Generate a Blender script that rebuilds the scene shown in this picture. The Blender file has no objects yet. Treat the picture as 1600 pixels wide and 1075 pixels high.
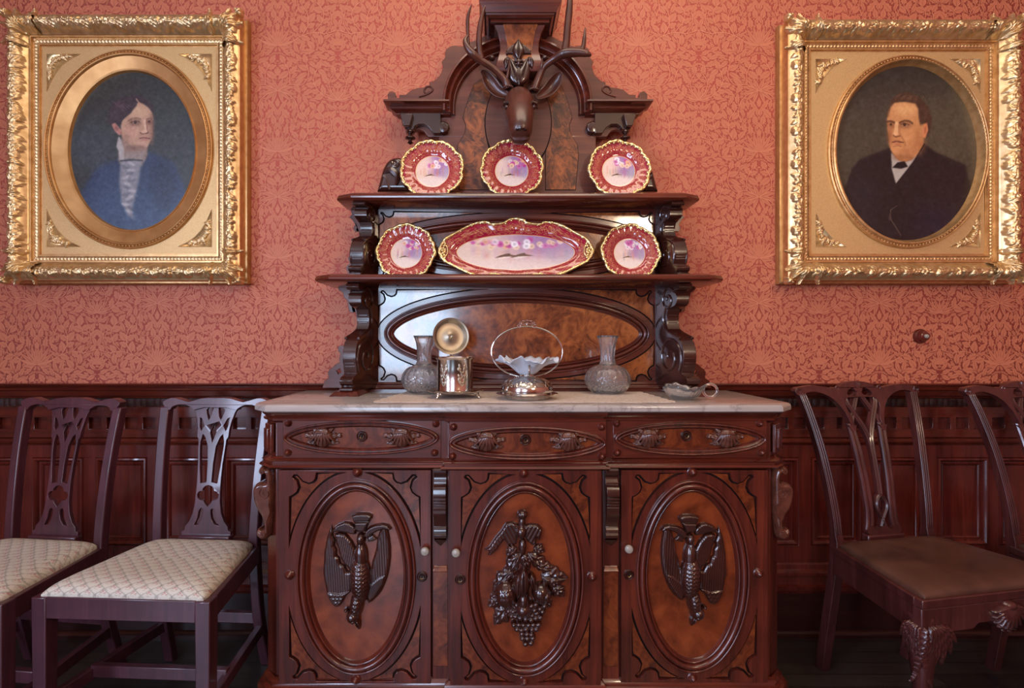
import bpy, bmesh, math, random
import numpy as np
from mathutils import Vector, Matrix
from mathutils.geometry import tessellate_polygon
COL = bpy.context.scene.collection
PI = math.pi
sin, cos = math.sin, math.cos
# ---- measured camera: focal length in pixels, distance to the back wall, eye height, principal point
F, CD, H, VPX, HZ = 820.0, 2.187, 1.2, 770.0, 537.5
def S(Y): return F / (Y + CD)
def X(px, Y): return (px - VPX) / S(Y)
def Z(py, Y): return H - (py - HZ) / S(Y)
def P(px, py, Y): return (X(px, Y), Z(py, Y))
def lin(r, g, b):
    f = lambda c: (c / 255 / 12.92) if c <= 10.3 else ((c / 255 + .055) / 1.055) ** 2.4
    return (f(r), f(g), f(b), 1.0)
ORG = {}
def org(o):
    return ORG.get(o.name, Vector((0, 0, 0))) if o else Vector((0, 0, 0))
# ------------------------------------------------------------------ mesh builder
class MB:
    def __init__(s): s.v = []; s.f = []; s.mi = []; s.sm = []
    def add(s, vs, fs, mi=0, sm=True):
        b = len(s.v)
        s.v.extend(tuple(map(float, v)) for v in vs)
        s.f.extend(tuple(i + b for i in f) for f in fs)
        s.mi.extend([mi] * len(fs)); s.sm.extend([sm] * len(fs))
        return s
    def box(s, x0, x1, y0, y1, z0, z1, mi=0):
        v = [(x, y, z) for x in (x0, x1) for y in (y0, y1) for z in (z0, z1)]
        return s.add(v, [(0, 1, 3, 2), (4, 6, 7, 5), (0, 4, 5, 1), (2, 3, 7, 6), (0, 2, 6, 4), (1, 5, 7, 3)], mi)
    def hexa(s, lo, hi, mi=0):          # lo, hi: four points each, same order
        v = list(lo) + list(hi)
        return s.add(v, [(3, 2, 1, 0), (4, 5, 6, 7)] + [(i, (i + 1) % 4, 4 + (i + 1) % 4, 4 + i) for i in range(4)], mi)
    def prism(s, outer, w0, w1, T, holes=(), mi=0, caps=(1, 1)):
        loops = [list(outer)] + [list(h) for h in holes]
        tri = tessellate_polygon([[Vector((p[0], p[1], 0)) for p in l] for l in loops])
        flat = [p for l in loops for p in l]; n = len(flat)
        v = [T(p[0], p[1], w0) for p in flat] + [T(p[0], p[1], w1) for p in flat]
        f = []
        if caps[0]: f += [tuple(t) for t in tri]
        if caps[1]: f += [tuple(i + n for i in reversed(t)) for t in tri]
        b = 0
        for l in loops:
            m = len(l)
            for i in range(m):
                j = (i + 1) % m
                f.append((b + i, b + j, n + b + j, n + b + i))
            b += m
        return s.add(v, f, mi)
    def sweep(s, path, prof, T, closed=True, mi=0, cap=True):
        p = np.array(path, float); n = len(p); k = len(prof)
        if closed:
            a = p - np.roll(p, 1, 0); b = np.roll(p, -1, 0) - p
        else:
            d = np.diff(p, axis=0); a = np.vstack([d[:1], d]); b = np.vstack([d, d[-1:]])
        a /= np.maximum(np.linalg.norm(a, axis=1, keepdims=True), 1e-9); b /= np.maximum(np.linalg.norm(b, axis=1, keepdims=True), 1e-9)
        na = np.stack([-a[:, 1], a[:, 0]], 1); nb = np.stack([-b[:, 1], b[:, 0]], 1)
        m = na + nb; m /= np.maximum((m * na).sum(1, keepdims=True), .25)
        v = [T(p[i, 0] + m[i, 0] * q[0], p[i, 1] + m[i, 1] * q[0], q[1]) for i in range(n) for q in prof]
        f = []
        for i in range(n if closed else n - 1):
            j = (i + 1) % n
            f += [(i * k + c, i * k + c + 1, j * k + c + 1, j * k + c) for c in range(k - 1)]
        if not closed and cap:
            f += [tuple(range(k)), tuple(reversed(range((n - 1) * k, n * k)))]
        return s.add(v, f, mi)
    def lathe(s, prof, c=(0, 0, 0), axis='z', seg=48, mi=0, mod=None, close=False):
        k = len(prof); v = []
        for i in range(seg):
            a = 2 * PI * i / seg
            for j, (r, h) in enumerate(prof):
                if mod: r, h = mod(r, h, a, j)
                q = (r * cos(a), r * sin(a), h)
                if axis == 'y': q = (q[0], -q[2], q[1])      # height towards the viewer
                elif axis == 'x': q = (q[2], q[0], q[1])
                v.append((c[0] + q[0], c[1] + q[1], c[2] + q[2]))
        f = []
        for i in range(seg):
            j = (i + 1) % seg
            f += [(i * k + q, j * k + q, j * k + q + 1, i * k + q + 1) for q in range(k - 1)]
            if close: f.append((i * k + k - 1, j * k + k - 1, j * k, i * k))
        return s.add(v, f, mi)
    def tube(s, pts, rad, seg=10, mi=0, flat=1.0, closed=False, ref=(0, -1, 0)):
        p = [Vector(q) for q in pts]; n = len(p); v = []
        if not hasattr(rad, '__len__'): rad = [rad] * n
        for i in range(n):
            if closed: t = p[(i + 1) % n] - p[i - 1]
            else: t = p[min(i + 1, n - 1)] - p[max(i - 1, 0)]
            t.normalize(); r = Vector(ref)
            a = t.cross(r)
            if a.length < 1e-3: a = t.cross(Vector((1, 0, .3)))
            a.normalize(); b = t.cross(a)
            for j in range(seg):
                w = 2 * PI * j / seg
                v.append(p[i] + a * (rad[i] * cos(w)) + b * (rad[i] * flat * sin(w)))
        f = []
        for i in range(n if closed else n - 1):
            i2 = (i + 1) % n
            f += [(i * seg + j, i * seg + (j + 1) % seg, i2 * seg + (j + 1) % seg, i2 * seg + j) for j in range(seg)]
        if not closed: f += [tuple(reversed(range(seg))), tuple(range((n - 1) * seg, n * seg))]
        return s.add(v, f, mi)
    def loft(s, rings, mi=0, cap=True):
        k = len(rings[0]); n = len(rings); v = [q for r in rings for q in r]
        f = [(i * k + j, i * k + (j + 1) % k, (i + 1) * k + (j + 1) % k, (i + 1) * k + j) for i in range(n - 1) for j in range(k)]
        if cap: f += [tuple(reversed(range(k))), tuple(range((n - 1) * k, n * k))]
        return s.add(v, f, mi)
    def ell(s, c, r, seg=20, ring=12, mi=0):
        rings = []
        for i in range(ring + 1):
            a = PI * (i + .02) / (ring + .04)
            rings.append([(c[0] + r[0] * sin(a) * cos(2 * PI * j / seg), c[1] + r[1] * sin(a) * sin(2 * PI * j / seg), c[2] + r[2] * cos(a)) for j in range(seg)])
        return s.loft(rings, mi)
    def build(s, name, mats, parent=None, bevel=0, seg=2, sub=0, label=None, sharp=38, recalc=True):
        me = bpy.data.meshes.new(name)
        o0 = org(parent)
        v = np.array(s.v, float) - np.array(o0)
        me.from_pydata(v.tolist(), [], s.f)
        if not isinstance(mats, (list, tuple)): mats = [mats]
        for m in mats: me.materials.append(m)
        me.polygons.foreach_set('material_index', s.mi)
        me.polygons.foreach_set('use_smooth', s.sm)
        if recalc:
            b = bmesh.new(); b.from_mesh(me)
            bmesh.ops.recalc_face_normals(b, faces=b.faces); b.to_mesh(me); b.free()
        if sharp: me.set_sharp_from_angle(angle=math.radians(sharp))
        me.update()
        o = bpy.data.objects.new(name, me); COL.objects.link(o)
        if parent: o.parent = parent
        ORG[o.name] = o0
        if bevel:
            m = o.modifiers.new('bevel', 'BEVEL'); m.width = bevel; m.segments = seg; m.limit_method = 'ANGLE'; m.angle_limit = math.radians(40)
        if sub:
            m = o.modifiers.new('sub', 'SUBSURF'); m.levels = m.render_levels = sub
        if label: o['label'] = label
        return o
def thing(name, label, cat, loc=(0, 0, 0), group=None):
    o = bpy.data.objects.new(name, None); COL.objects.link(o)
    o.location = loc; ORG[o.name] = Vector(loc); o.empty_display_size = .05
    o['label'] = label; o['category'] = cat
    if group: o['group'] = group
    return o
def part_empty(name, parent, loc):
    o = bpy.data.objects.new(name, None); COL.objects.link(o); o.parent = parent
    o.location = Vector(loc) - org(parent); ORG[o.name] = Vector(loc); o.empty_display_size = .02
    return o
def structure(o): o['kind'] = 'structure'; return o
def dup(root, label, loc=None, rz=None, group=None):
    r = root.copy(); COL.objects.link(r)
    if loc: r.location = loc
    if rz is not None: r.rotation_euler.z = rz
    r['label'] = label
    if group: r['group'] = group
    for ch in list(root.children):
        c = ch.copy(); COL.objects.link(c); c.parent = r
        for g in list(ch.children):
            d = g.copy(); COL.objects.link(d); d.parent = c
    return r
# planes: (u, v, w) -> world, w grows towards the viewer
def front(Y0): return lambda u, v, w: (u, Y0 - w, v)
def ellipse(cx, cz, a, b, n=96, a0=0, a1=2 * PI, cl=True):
    m = n if cl else n + 1
    return [(cx + a * cos(a0 + (a1 - a0) * i / n), cz + b * sin(a0 + (a1 - a0) * i / n)) for i in range(m)]
def bead(n0, n1, h0, h, k=6):
    return [(n0 + (n1 - n0) * (1 - cos(PI * i / k)) / 2, h0 + h * sin(PI * i / k)) for i in range(k + 1)]
def inset(pts, d):
    p = np.array(pts, float); a = p - np.roll(p, 1, 0); b = np.roll(p, -1, 0) - p
    a /= np.maximum(np.linalg.norm(a, axis=1, keepdims=True), 1e-9); b /= np.maximum(np.linalg.norm(b, axis=1, keepdims=True), 1e-9)
    na = np.stack([-a[:, 1], a[:, 0]], 1); nb = np.stack([-b[:, 1], b[:, 0]], 1); m = na + nb
    m /= np.maximum((m * na).sum(1, keepdims=True), .5)
    x, y = p[:, 0], p[:, 1]; area = (x * np.roll(y, -1) - np.roll(x, -1) * y).sum()
    return [tuple(q) for q in p + m * (d if area > 0 else -d)]
def spline(pts, n=8, closed=False):
    p = [np.array(q, float) for q in pts]; m = len(p); out = []
    for i in range(m if closed else m - 1):
        if closed: a, b, c, d = p[i - 1], p[i], p[(i + 1) % m], p[(i + 2) % m]
        else: a, b, c, d = p[max(i - 1, 0)], p[i], p[i + 1], p[min(i + 2, m - 1)]
        for j in range(n):
            t = j / n
            out.append(tuple(.5 * (2 * b + (c - a) * t + (2 * a - 5 * b + 4 * c - d) * t * t + (3 * b - a - 3 * c + d) * t ** 3)))
    if not closed: out.append(tuple(p[-1]))
    return out
# ------------------------------------------------------------------ carved relief (height field kept where something is carved)
class Rel:
    def __init__(s, u0, u1, v0, v1, res):
        nu, nv = max(2, int((u1 - u0) / res)), max(2, int((v1 - v0) / res))
        s.U, s.V = np.meshgrid(np.linspace(u0, u1, nu + 1), np.linspace(v0, v1, nv + 1))
        s.H = np.zeros_like(s.U)
    def put(s, ok, h): s.H = np.where(ok & (h > s.H), h, s.H)
    def loc(s, u, v, ang):
        c, q = cos(ang), sin(ang); du, dv = s.U - u, s.V - v
        return du * c + dv * q, -du * q + dv * c
    def leaf(s, u, v, ang, L, W, h, curl=0., lobes=0, base=0., vein=.4, full=.8):
        a, b = s.loc(u, v, ang); t = np.clip(a / L, 1e-4, 1 - 1e-4); b = b - curl * L * t * t
        w = W * np.sin(PI * t ** full) + 1e-6
        if lobes: w = w * (.68 + .32 * np.abs(np.sin(PI * lobes * t)))
        q = np.abs(b) / w
        pr = h * np.sqrt(np.clip(1 - q * q, 0, 1)) * (.4 + .6 * np.sin(PI * t ** .7))
        pr = pr * (1 - vein * np.exp(-(q / .13) ** 2))
        if lobes: pr = pr * (1 - .22 * (.5 + .5 * np.cos(2 * PI * (lobes * t - .9 * q))))
        s.put((a > 0) & (a < L) & (q < 1), base + pr)
    def ell(s, u, v, ru, rv, ang, h, base=0., tex=None, pw=.5):
        a, b = s.loc(u, v, ang); q = (a / ru) ** 2 + (b / rv) ** 2
        pr = h * np.clip(1 - q, 0, 1) ** pw
        if tex: pr = pr + tex(a, b) * np.clip(1 - q, 0, 1) ** .3
        s.put(q < 1, base + pr)
    def pdist(s, pts):
        p = np.array(pts); n = len(p); ins = np.zeros(s.U.shape, bool); d = np.full(s.U.shape, 1e9)
        for i in range(n):
            x0, y0 = p[i]; x1, y1 = p[(i + 1) % n]
            if y0 != y1:
                c = ((y0 > s.V) != (y1 > s.V)) & (s.U < (x1 - x0) * (s.V - y0) / (y1 - y0) + x0); ins ^= c
            L2 = (x1 - x0) ** 2 + (y1 - y0) ** 2 + 1e-12
            t = np.clip(((s.U - x0) * (x1 - x0) + (s.V - y0) * (y1 - y0)) / L2, 0, 1)
            d = np.minimum(d, np.hypot(s.U - x0 - t * (x1 - x0), s.V - y0 - t * (y1 - y0)))
        return ins, d
    def poly(s, pts, h, edge, base=0., tex=None):
        ins, d = s.pdist(pts); k = np.clip(d / edge, 0, 1); pr = h * np.sqrt(1 - (1 - k) ** 2)
        if tex: pr = pr + tex(s.U, s.V) * k
        s.put(ins, base + pr)
    def strip(s, pts, w, h, base=0.):
        d = np.full(s.U.shape, 1e9); p = np.array(pts)
        for (x0, y0), (x1, y1) in zip(p[:-1], p[1:]):
            t = np.clip(((s.U - x0) * (x1 - x0) + (s.V - y0) * (y1 - y0)) / ((x1 - x0) ** 2 + (y1 - y0) ** 2 + 1e-12), 0, 1)
            d = np.minimum(d, np.hypot(s.U - x0 - t * (x1 - x0), s.V - y0 - t * (y1 - y0)))
        s.put(d < w, base + h * np.sqrt(np.clip(1 - (d / w) ** 2, 0, 1)))
    def mesh(s, T, mb, mi=0, full=False, eps=1e-5):
        nv, nu = s.U.shape
        x, y, z = T(s.U, s.V, s.H)
        pts = np.stack([x + 0 * s.U, y + 0 * s.U, z + 0 * s.U], -1).reshape(-1, 3)
        idx = np.arange(nv * nu).reshape(nv, nu)
        q = np.stack([idx[:-1, :-1], idx[:-1, 1:], idx[1:, 1:], idx[1:, :-1]], -1)
        if not full:
            k = s.H > eps
            q = q[(k[:-1, :-1] | k[:-1, 1:] | k[1:, 1:] | k[1:, :-1])]
        q = q.reshape(-1, 4)
        use = np.unique(q); rm = np.zeros(nv * nu, int); rm[use] = np.arange(len(use))
        mb.add(pts[use].tolist(), rm[q].tolist(), mi)
        return mb
# ------------------------------------------------------------------ painter (numpy, colours end up as mesh colour attributes)
class Paint:
    def __init__(s, w, h, bg): s.w, s.h = w, h; s.a = np.zeros((h, w, 3)) + np.array(bg, float); s.yy, s.xx = np.mgrid[0:h, 0:w].astype(float)
    def blur(s, m, r):
        if r <= 0: return m
        k = int(r * 2.5) + 1; g = np.exp(-.5 * (np.arange(-k, k + 1) / r) ** 2); g /= g.sum()
        m = np.pad(m, k, mode='edge')
        m = sum(g[i] * m[i:i + s.h, :] for i in range(2 * k + 1))
        return sum(g[i] * m[:, i:i + s.w] for i in range(2 * k + 1))
    def mix(s, m, col, al=1.0):
        m = (m * al)[..., None]; s.a = s.a * (1 - m) + np.array(col, float) * m
    def poly(s, pts, col, r=1.2, al=1.0, sp=False):
        p = spline(pts, 6, True) if sp else pts
        n = len(p); ins = np.zeros((s.h, s.w), bool)
        for i in range(n):
            x0, y0 = p[i]; x1, y1 = p[(i + 1) % n]
            if y0 != y1: ins ^= ((y0 > s.yy) != (y1 > s.yy)) & (s.xx < (x1 - x0) * (s.yy - y0) / (y1 - y0) + x0)
        s.mix(s.blur(ins.astype(float), r), col, al)
    def ell(s, x, y, rx, ry, col, r=1.0, al=1.0, ang=0):
        c, q = cos(ang), sin(ang); dx, dy = s.xx - x, s.yy - y
        e = ((dx * c + dy * q) / rx) ** 2 + ((-dx * q + dy * c) / ry) ** 2
        s.mix(s.blur((e < 1).astype(float), r), col, al)
    def line(s, pts, w, col, r=.6, al=1.0):
        d = np.full((s.h, s.w), 1e9)
        for (x0, y0), (x1, y1) in zip(pts[:-1], pts[1:]):
            t = np.clip(((s.xx - x0) * (x1 - x0) + (s.yy - y0) * (y1 - y0)) / ((x1 - x0) ** 2 + (y1 - y0) ** 2 + 1e-9), 0, 1)
            d = np.minimum(d, np.hypot(s.xx - x0 - t * (x1 - x0), s.yy - y0 - t * (y1 - y0)))
        s.mix(np.clip((w - d) / max(r, .1) + .5, 0, 1), col, al)
    def noise(s, amp, r, seed=0, col=None):
        g = np.random.RandomState(seed).randn(s.h, s.w); g = s.blur(g, r); g /= g.std()
        if col is None: s.a = s.a + amp * g[..., None]
        else: s.mix(np.clip(g * amp, 0, 1), col)
    def at(s, fx, fy):
        i = np.clip((fx * (s.w - 1)).round().astype(int), 0, s.w - 1); j = np.clip((fy * (s.h - 1)).round().astype(int), 0, s.h - 1)
        c = np.clip(s.a, 0, 255)[j, i] / 255
        return np.where(c <= .0404, c / 12.92, ((c + .055) / 1.055) ** 2.4)
def set_colors(o, rgb):
    at = o.data.color_attributes.new('paint', 'FLOAT_COLOR', 'POINT')
    c = np.ones((len(o.data.vertices), 4)); c[:, :3] = rgb
    at.data.foreach_set('color', c.ravel())
# ------------------------------------------------------------------ materials
def new_mat(name):
    m = bpy.data.materials.new(name); m.use_nodes = True
    nt = m.node_tree; return m, nt, nt.nodes['Principled BSDF']
def nd(nt, t, **k):
    n = nt.nodes.new(t)
    for a, v in k.items():
        if a in n.inputs: n.inputs[a].default_value = v
        else: setattr(n, a, v)
    return n
def ramp(nt, fac, stops):
    r = nt.nodes.new('ShaderNodeValToRGB'); e = r.color_ramp.elements
    while len(e) < len(stops): e.new(.5)
    for q, (p, c) in zip(e, stops): q.position = p; q.color = c
    nt.links.new(fac, r.inputs[0]); return r.outputs[0]
def coords(nt, scale=(1, 1, 1), rot=(0, 0, 0)):
    tc = nt.nodes.new('ShaderNodeTexCoord'); mp = nt.nodes.new('ShaderNodeMapping')
    mp.inputs['Scale'].default_value = scale; mp.inputs['Rotation'].default_value = rot
    nt.links.new(tc.outputs['Object'], mp.inputs['Vector']); return mp.outputs[0]
def bump(nt, b, h, strength=.2, dist=.002):
    n = nt.nodes.new('ShaderNodeBump'); n.inputs['Strength'].default_value = strength; n.inputs['Distance'].default_value = dist
    nt.links.new(h, n.inputs['Height']); nt.links.new(n.outputs[0], b.inputs['Normal']); return n
def plain(name, col, rough=.5, metal=0., noise=0., nscale=30, coat=0., spec=.5):
    m, nt, b = new_mat(name)
    b.inputs['Base Color'].default_value = col; b.inputs['Roughness'].default_value = rough; b.inputs['Metallic'].default_value = metal
    b.inputs['Coat Weight'].default_value = coat; b.inputs['Coat Roughness'].default_value = .12; b.inputs['Specular IOR Level'].default_value = spec
    if noise:
        n = nd(nt, 'ShaderNodeTexNoise', Scale=nscale, Detail=5.); nt.links.new(coords(nt), n.inputs['Vector'])
        c1 = tuple(c * (1 - noise) for c in col[:3]) + (1,); c2 = tuple(min(1, c * (1 + noise)) for c in col[:3]) + (1,)
        nt.links.new(ramp(nt, n.outputs['Fac'], [(.3, c1), (.7, c2)]), b.inputs['Base Color'])
    return m
def wood(name, dark, mid, light, axis='z', rough=.28, coat=.25, k=1.0, bmp=.06):
    m, nt, b = new_mat(name)
    sc = {'z': (38, 38, 2.2), 'x': (2.2, 38, 38), 'y': (38, 2.2, 38)}[axis]
    n1 = nd(nt, 'ShaderNodeTexNoise', Scale=1.0 * k, Detail=6., Roughness=.65, Distortion=.6)
    nt.links.new(coords(nt, sc), n1.inputs['Vector'])
    n2 = nd(nt, 'ShaderNodeTexNoise', Scale=5.0, Detail=3.); nt.links.new(coords(nt), n2.inputs['Vector'])
    mx = nd(nt, 'ShaderNodeMath', operation='MULTIPLY_ADD'); nt.links.new(n1.outputs['Fac'], mx.inputs[0]); mx.inputs[1].default_value = .6
    m2 = nd(nt, 'ShaderNodeMath', operation='MULTIPLY'); nt.links.new(n2.outputs['Fac'], m2.inputs[0]); m2.inputs[1].default_value = .4
    nt.links.new(m2.outputs[0], mx.inputs[2])
    nt.links.new(ramp(nt, mx.outputs[0], [(.3, dark), (.5, mid), (.72, light)]), b.inputs['Base Color'])
    b.inputs['Roughness'].default_value = rough; b.inputs['Coat Weight'].default_value = coat; b.inputs['Coat Roughness'].default_value = .1
    if bmp: bump(nt, b, n1.outputs['Fac'], bmp, .001)
    return m
def burl(name, dark, mid, light, scale=9., rough=.22, coat=.4):
    m, nt, b = new_mat(name)
    n0 = nd(nt, 'ShaderNodeTexNoise', Scale=scale * .6, Detail=3., Distortion=1.5); v = coords(nt); nt.links.new(v, n0.inputs['Vector'])
    ad = nd(nt, 'ShaderNodeVectorMath', operation='MULTIPLY_ADD'); nt.links.new(n0.outputs['Color'], ad.inputs[0]); ad.inputs[1].default_value = (.1, .1, .22); nt.links.new(v, ad.inputs[2])
    n1 = nd(nt, 'ShaderNodeTexNoise', Scale=scale, Detail=8., Roughness=.7, Distortion=.35); nt.links.new(ad.outputs[0], n1.inputs['Vector'])
    vo = nd(nt, 'ShaderNodeTexVoronoi', Scale=scale * 4.5); nt.links.new(ad.outputs[0], vo.inputs['Vector'])
    mx = nd(nt, 'ShaderNodeMath', operation='MULTIPLY_ADD'); nt.links.new(vo.outputs['Distance'], mx.inputs[0]); mx.inputs[1].default_value = .16; nt.links.new(n1.outputs['Fac'], mx.inputs[2])
    nt.links.new(ramp(nt, mx.outputs[0], [(.38, dark), (.54, mid), (.72, light)]), b.inputs['Base Color'])
    b.inputs['Roughness'].default_value = rough; b.inputs['Coat Weight'].default_value = coat; b.inputs['Coat Roughness'].default_value = .08
    return m
def gold(name, c1, c2, rough=.32, nscale=60, metal=1.0, bmp=.15):
    m, nt, b = new_mat(name)
    n = nd(nt, 'ShaderNodeTexNoise', Scale=nscale, Detail=4.); nt.links.new(coords(nt), n.inputs['Vector'])
    nt.links.new(ramp(nt, n.outputs['Fac'], [(.3, c1), (.7, c2)]), b.inputs['Base Color'])
    b.inputs['Metallic'].default_value = metal; b.inputs['Roughness'].default_value = rough
    bump(nt, b, n.outputs['Fac'], bmp, .001)
    return m
def painted(name, rough=.45, coat=0., weave=0.):
    m, nt, b = new_mat(name)
    a = nt.nodes.new('ShaderNodeVertexColor'); a.layer_name = 'paint'; nt.links.new(a.outputs['Color'], b.inputs['Base Color'])
    b.inputs['Roughness'].default_value = rough; b.inputs['Coat Weight'].default_value = coat; b.inputs['Coat Roughness'].default_value = .06
    if weave:
        w = nd(nt, 'ShaderNodeTexNoise', Scale=900., Detail=1.); nt.links.new(coords(nt), w.inputs['Vector']); bump(nt, b, w.outputs['Fac'], weave, .0006)
    return m
M = {}
M['mahog'] = wood('mahogany', lin(44, 15, 10), lin(78, 29, 20), lin(108, 44, 27), 'z', .27, .45)
M['mahog_x'] = wood('mahogany_cross', lin(44, 15, 10), lin(82, 31, 20), lin(114, 47, 28), 'x', .26, .6)
M['carved'] = plain('carved_walnut', lin(52, 22, 16), .23, 0, .35, 14, .6)
M['stagwood'] = plain('stag_wood', lin(76, 35, 24), .36, 0, .35, 18, .2)
M['recess_shade'] = plain('painted_recess_shade', lin(26, 10, 7), .75, spec=.2); M['ribbon'] = plain('dark_ribbon', lin(44, 17, 12), .6, 0, .4, 60, 0, .3)  # the near-black paints shadow into grooves and recesses; the ribbon is plain dark wood
M['board'] = wood('walnut_board', lin(62, 28, 20), lin(94, 46, 33), lin(118, 64, 45), 'x', .34, .25, .8)
M['veneer'] = burl('burl_veneer', lin(40, 20, 14), lin(88, 44, 25), lin(156, 84, 42), 11., .28, .5)
M['burl'] = burl('burl_walnut', lin(46, 20, 9), lin(108, 52, 24), lin(160, 90, 44), 9., .2, 1.0)
M['burl_red'] = burl('burl_red', lin(50, 18, 10), lin(88, 36, 18), lin(120, 56, 26), 9., .24, .6)
M['door_field'] = burl('door_field', lin(68, 27, 13), lin(104, 43, 20), lin(132, 61, 29), 4., .24, .6)
M['wains'] = wood('wainscot_mahogany', lin(56, 17, 13), lin(84, 28, 21), lin(112, 43, 31), 'z', .25, .5)
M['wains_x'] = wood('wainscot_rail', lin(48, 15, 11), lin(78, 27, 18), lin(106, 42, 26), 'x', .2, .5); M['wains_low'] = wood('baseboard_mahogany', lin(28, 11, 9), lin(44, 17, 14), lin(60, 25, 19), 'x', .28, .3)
M['chairA'] = wood('chair_mahogany_bluelit', lin(44, 20, 27), lin(66, 32, 41), lin(90, 47, 56), 'z', .36, .45)  # purple tint puts the blue window light into the wood colour
M['chairB'] = wood('chair_walnut', lin(40, 16, 15), lin(64, 28, 26), lin(92, 46, 42), 'z', .3, .3)
M['gold'] = gold('gilt', lin(196, 160, 108), lin(230, 200, 152), .34, 40, .8, .08)
M['gold_dark'] = gold('gilt_recess', lin(176, 126, 74), lin(204, 156, 100), .42, 14, .7, .03)
M['gold_mat'] = gold('gilt_mat', lin(196, 158, 104), lin(216, 180, 126), .5, 300, .5, .1)
M['gold_warm'] = gold('gilt_warm', lin(190, 144, 90), lin(218, 176, 122), .38, 40, .75, .06)
M['plate_gold'] = gold('plate_gold', lin(212, 172, 104), lin(250, 230, 176), .25, 90, .85)
M['canvas'] = painted('oil_canvas', .38, .0, .25)
M['china'] = painted('painted_china', .12, .6)
M['silver'] = plain('silver', lin(215, 208, 200), .14, 1.0, .1, 40)
M['silver_soft'] = plain('silver_inside', lin(170, 158, 140), .45, 1.0, .15, 20)
def chased():
    m, nt, b = new_mat('chased_silver')
    b.inputs['Base Color'].default_value = lin(205, 196, 186); b.inputs['Metallic'].default_value = 1; b.inputs['Roughness'].default_value = .18
    v = nd(nt, 'ShaderNodeTexVoronoi', Scale=95.); nt.links.new(coords(nt), v.inputs['Vector'])
    n = nd(nt, 'ShaderNodeTexNoise', Scale=26., Detail=2.); nt.links.new(coords(nt), n.inputs['Vector'])
    r = ramp(nt, n.outputs['Fac'], [(.46, (0, 0, 0, 1)), (.56, (1, 1, 1, 1))])
    mu = nd(nt, 'ShaderNodeMath', operation='MULTIPLY'); nt.links.new(v.outputs['Distance'], mu.inputs[0]); nt.links.new(r, mu.inputs[1])
    bump(nt, b, mu.outputs[0], .7, .004); return m
M['chased'] = chased()
def glass(name, col=(1, 1, 1, 1), rough=0.0, ior=1.5):
    m, nt, b = new_mat(name)
    b.inputs['Base Color'].default_value = col; b.inputs['Transmission Weight'].default_value = 1; b.inputs['Roughness'].default_value = rough; b.inputs['IOR'].default_value = ior
    return m
M['glass'] = glass('cut_glass', (1, 1, 1, 1), .0, 1.5); M['glass'].node_tree.nodes['Principled BSDF'].inputs['Transmission Weight'].default_value = .955
def opal():
    m, nt, b = new_mat('opal_glass')
    b.inputs['Base Color'].default_value = lin(214, 220, 232); b.inputs['Roughness'].default_value = .25
    b.inputs['Transmission Weight'].default_value = .25; b.inputs['Subsurface Weight'].default_value = .3; b.inputs['Subsurface Radius'].default_value = (.01, .01, .012)
    return m
M['opal'] = opal()
def marble():
    m, nt, b = new_mat('marble')
    n = nd(nt, 'ShaderNodeTexNoise', Scale=3.0, Detail=8., Roughness=.6, Distortion=2.2); nt.links.new(coords(nt, (1, 2.2, 2)), n.inputs['Vector'])
    c = ramp(nt, n.outputs['Fac'], [(.35, lin(162, 150, 142)), (.475, lin(157, 145, 138)), (.5, lin(134, 123, 118)), (.53, lin(162, 150, 143)), (.75, lin(172, 161, 154))])
    nt.links.new(c, b.inputs['Base Color']); b.inputs['Roughness'].default_value = .16; return m
M['marble'] = marble()
M['pull'] = plain('carved_pull', lin(86, 46, 34), .24, 0, .35, 40, .5)
M['porcelain'] = plain('porcelain_knob', lin(150, 140, 128), .25)
M['brass'] = plain('lock_brass', lin(120, 96, 66), .35, 1.0, .2)
def leather():
    m, nt, b = new_mat('brown_leather')
    n = nd(nt, 'ShaderNodeTexNoise', Scale=6., Detail=6., Distortion=.6); nt.links.new(coords(nt), n.inputs['Vector'])
    nt.links.new(ramp(nt, n.outputs['Fac'], [(.3, lin(52, 30, 22)), (.7, lin(90, 57, 44))]), b.inputs['Base Color']); b.inputs['Roughness'].default_value = .42
    v = nd(nt, 'ShaderNodeTexVoronoi', Scale=420.); nt.links.new(coords(nt), v.inputs['Vector']); bump(nt, b, v.outputs['Distance'], .25, .0006); return m
M['leather'] = leather()
def floor_mat():
    m, nt, b = new_mat('dark_floorboards')
    br = nd(nt, 'ShaderNodeTexBrick', Scale=1., offset=.37); nt.links.new(coords(nt), br.inputs['Vector'])
    br.inputs['Brick Width'].default_value = 1.6; br.inputs['Row Height'].default_value = .07; br.inputs['Mortar Size'].default_value = .0015
    br.inputs['Color1'].default_value = lin(44, 37, 33); br.inputs['Color2'].default_value = lin(58, 49, 43); br.inputs['Mortar'].default_value = lin(14, 9, 6)
    n = nd(nt, 'ShaderNodeTexNoise', Scale=4., Detail=6.); nt.links.new(coords(nt, (2, 40, 1)), n.inputs['Vector'])
    mx = nd(nt, 'ShaderNodeMix', data_type='RGBA', blend_type='MULTIPLY'); mx.inputs[0].default_value = .6
    nt.links.new(br.outputs['Color'], mx.inputs[6]); nt.links.new(ramp(nt, n.outputs['Fac'], [(.3, (.5, .5, .5, 1)), (.7, (1.1, 1.1, 1.1, 1))]), mx.inputs[7])
    nt.links.new(mx.outputs[2], b.inputs['Base Color']); b.inputs['Roughness'].default_value = .35; return m
M['floor'] = floor_mat()
M['plaster'] = plain('ceiling_plaster', lin(214, 200, 182), .8)
M['paper_far'] = plain('wallpaper_plain', lin(168, 100, 82), .7)
M['paper'] = plain('wallpaper_ground', lin(174, 80, 66), .75)
M['paper_leaf'] = plain('wallpaper_leaf', lin(186, 106, 76), .62)
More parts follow.
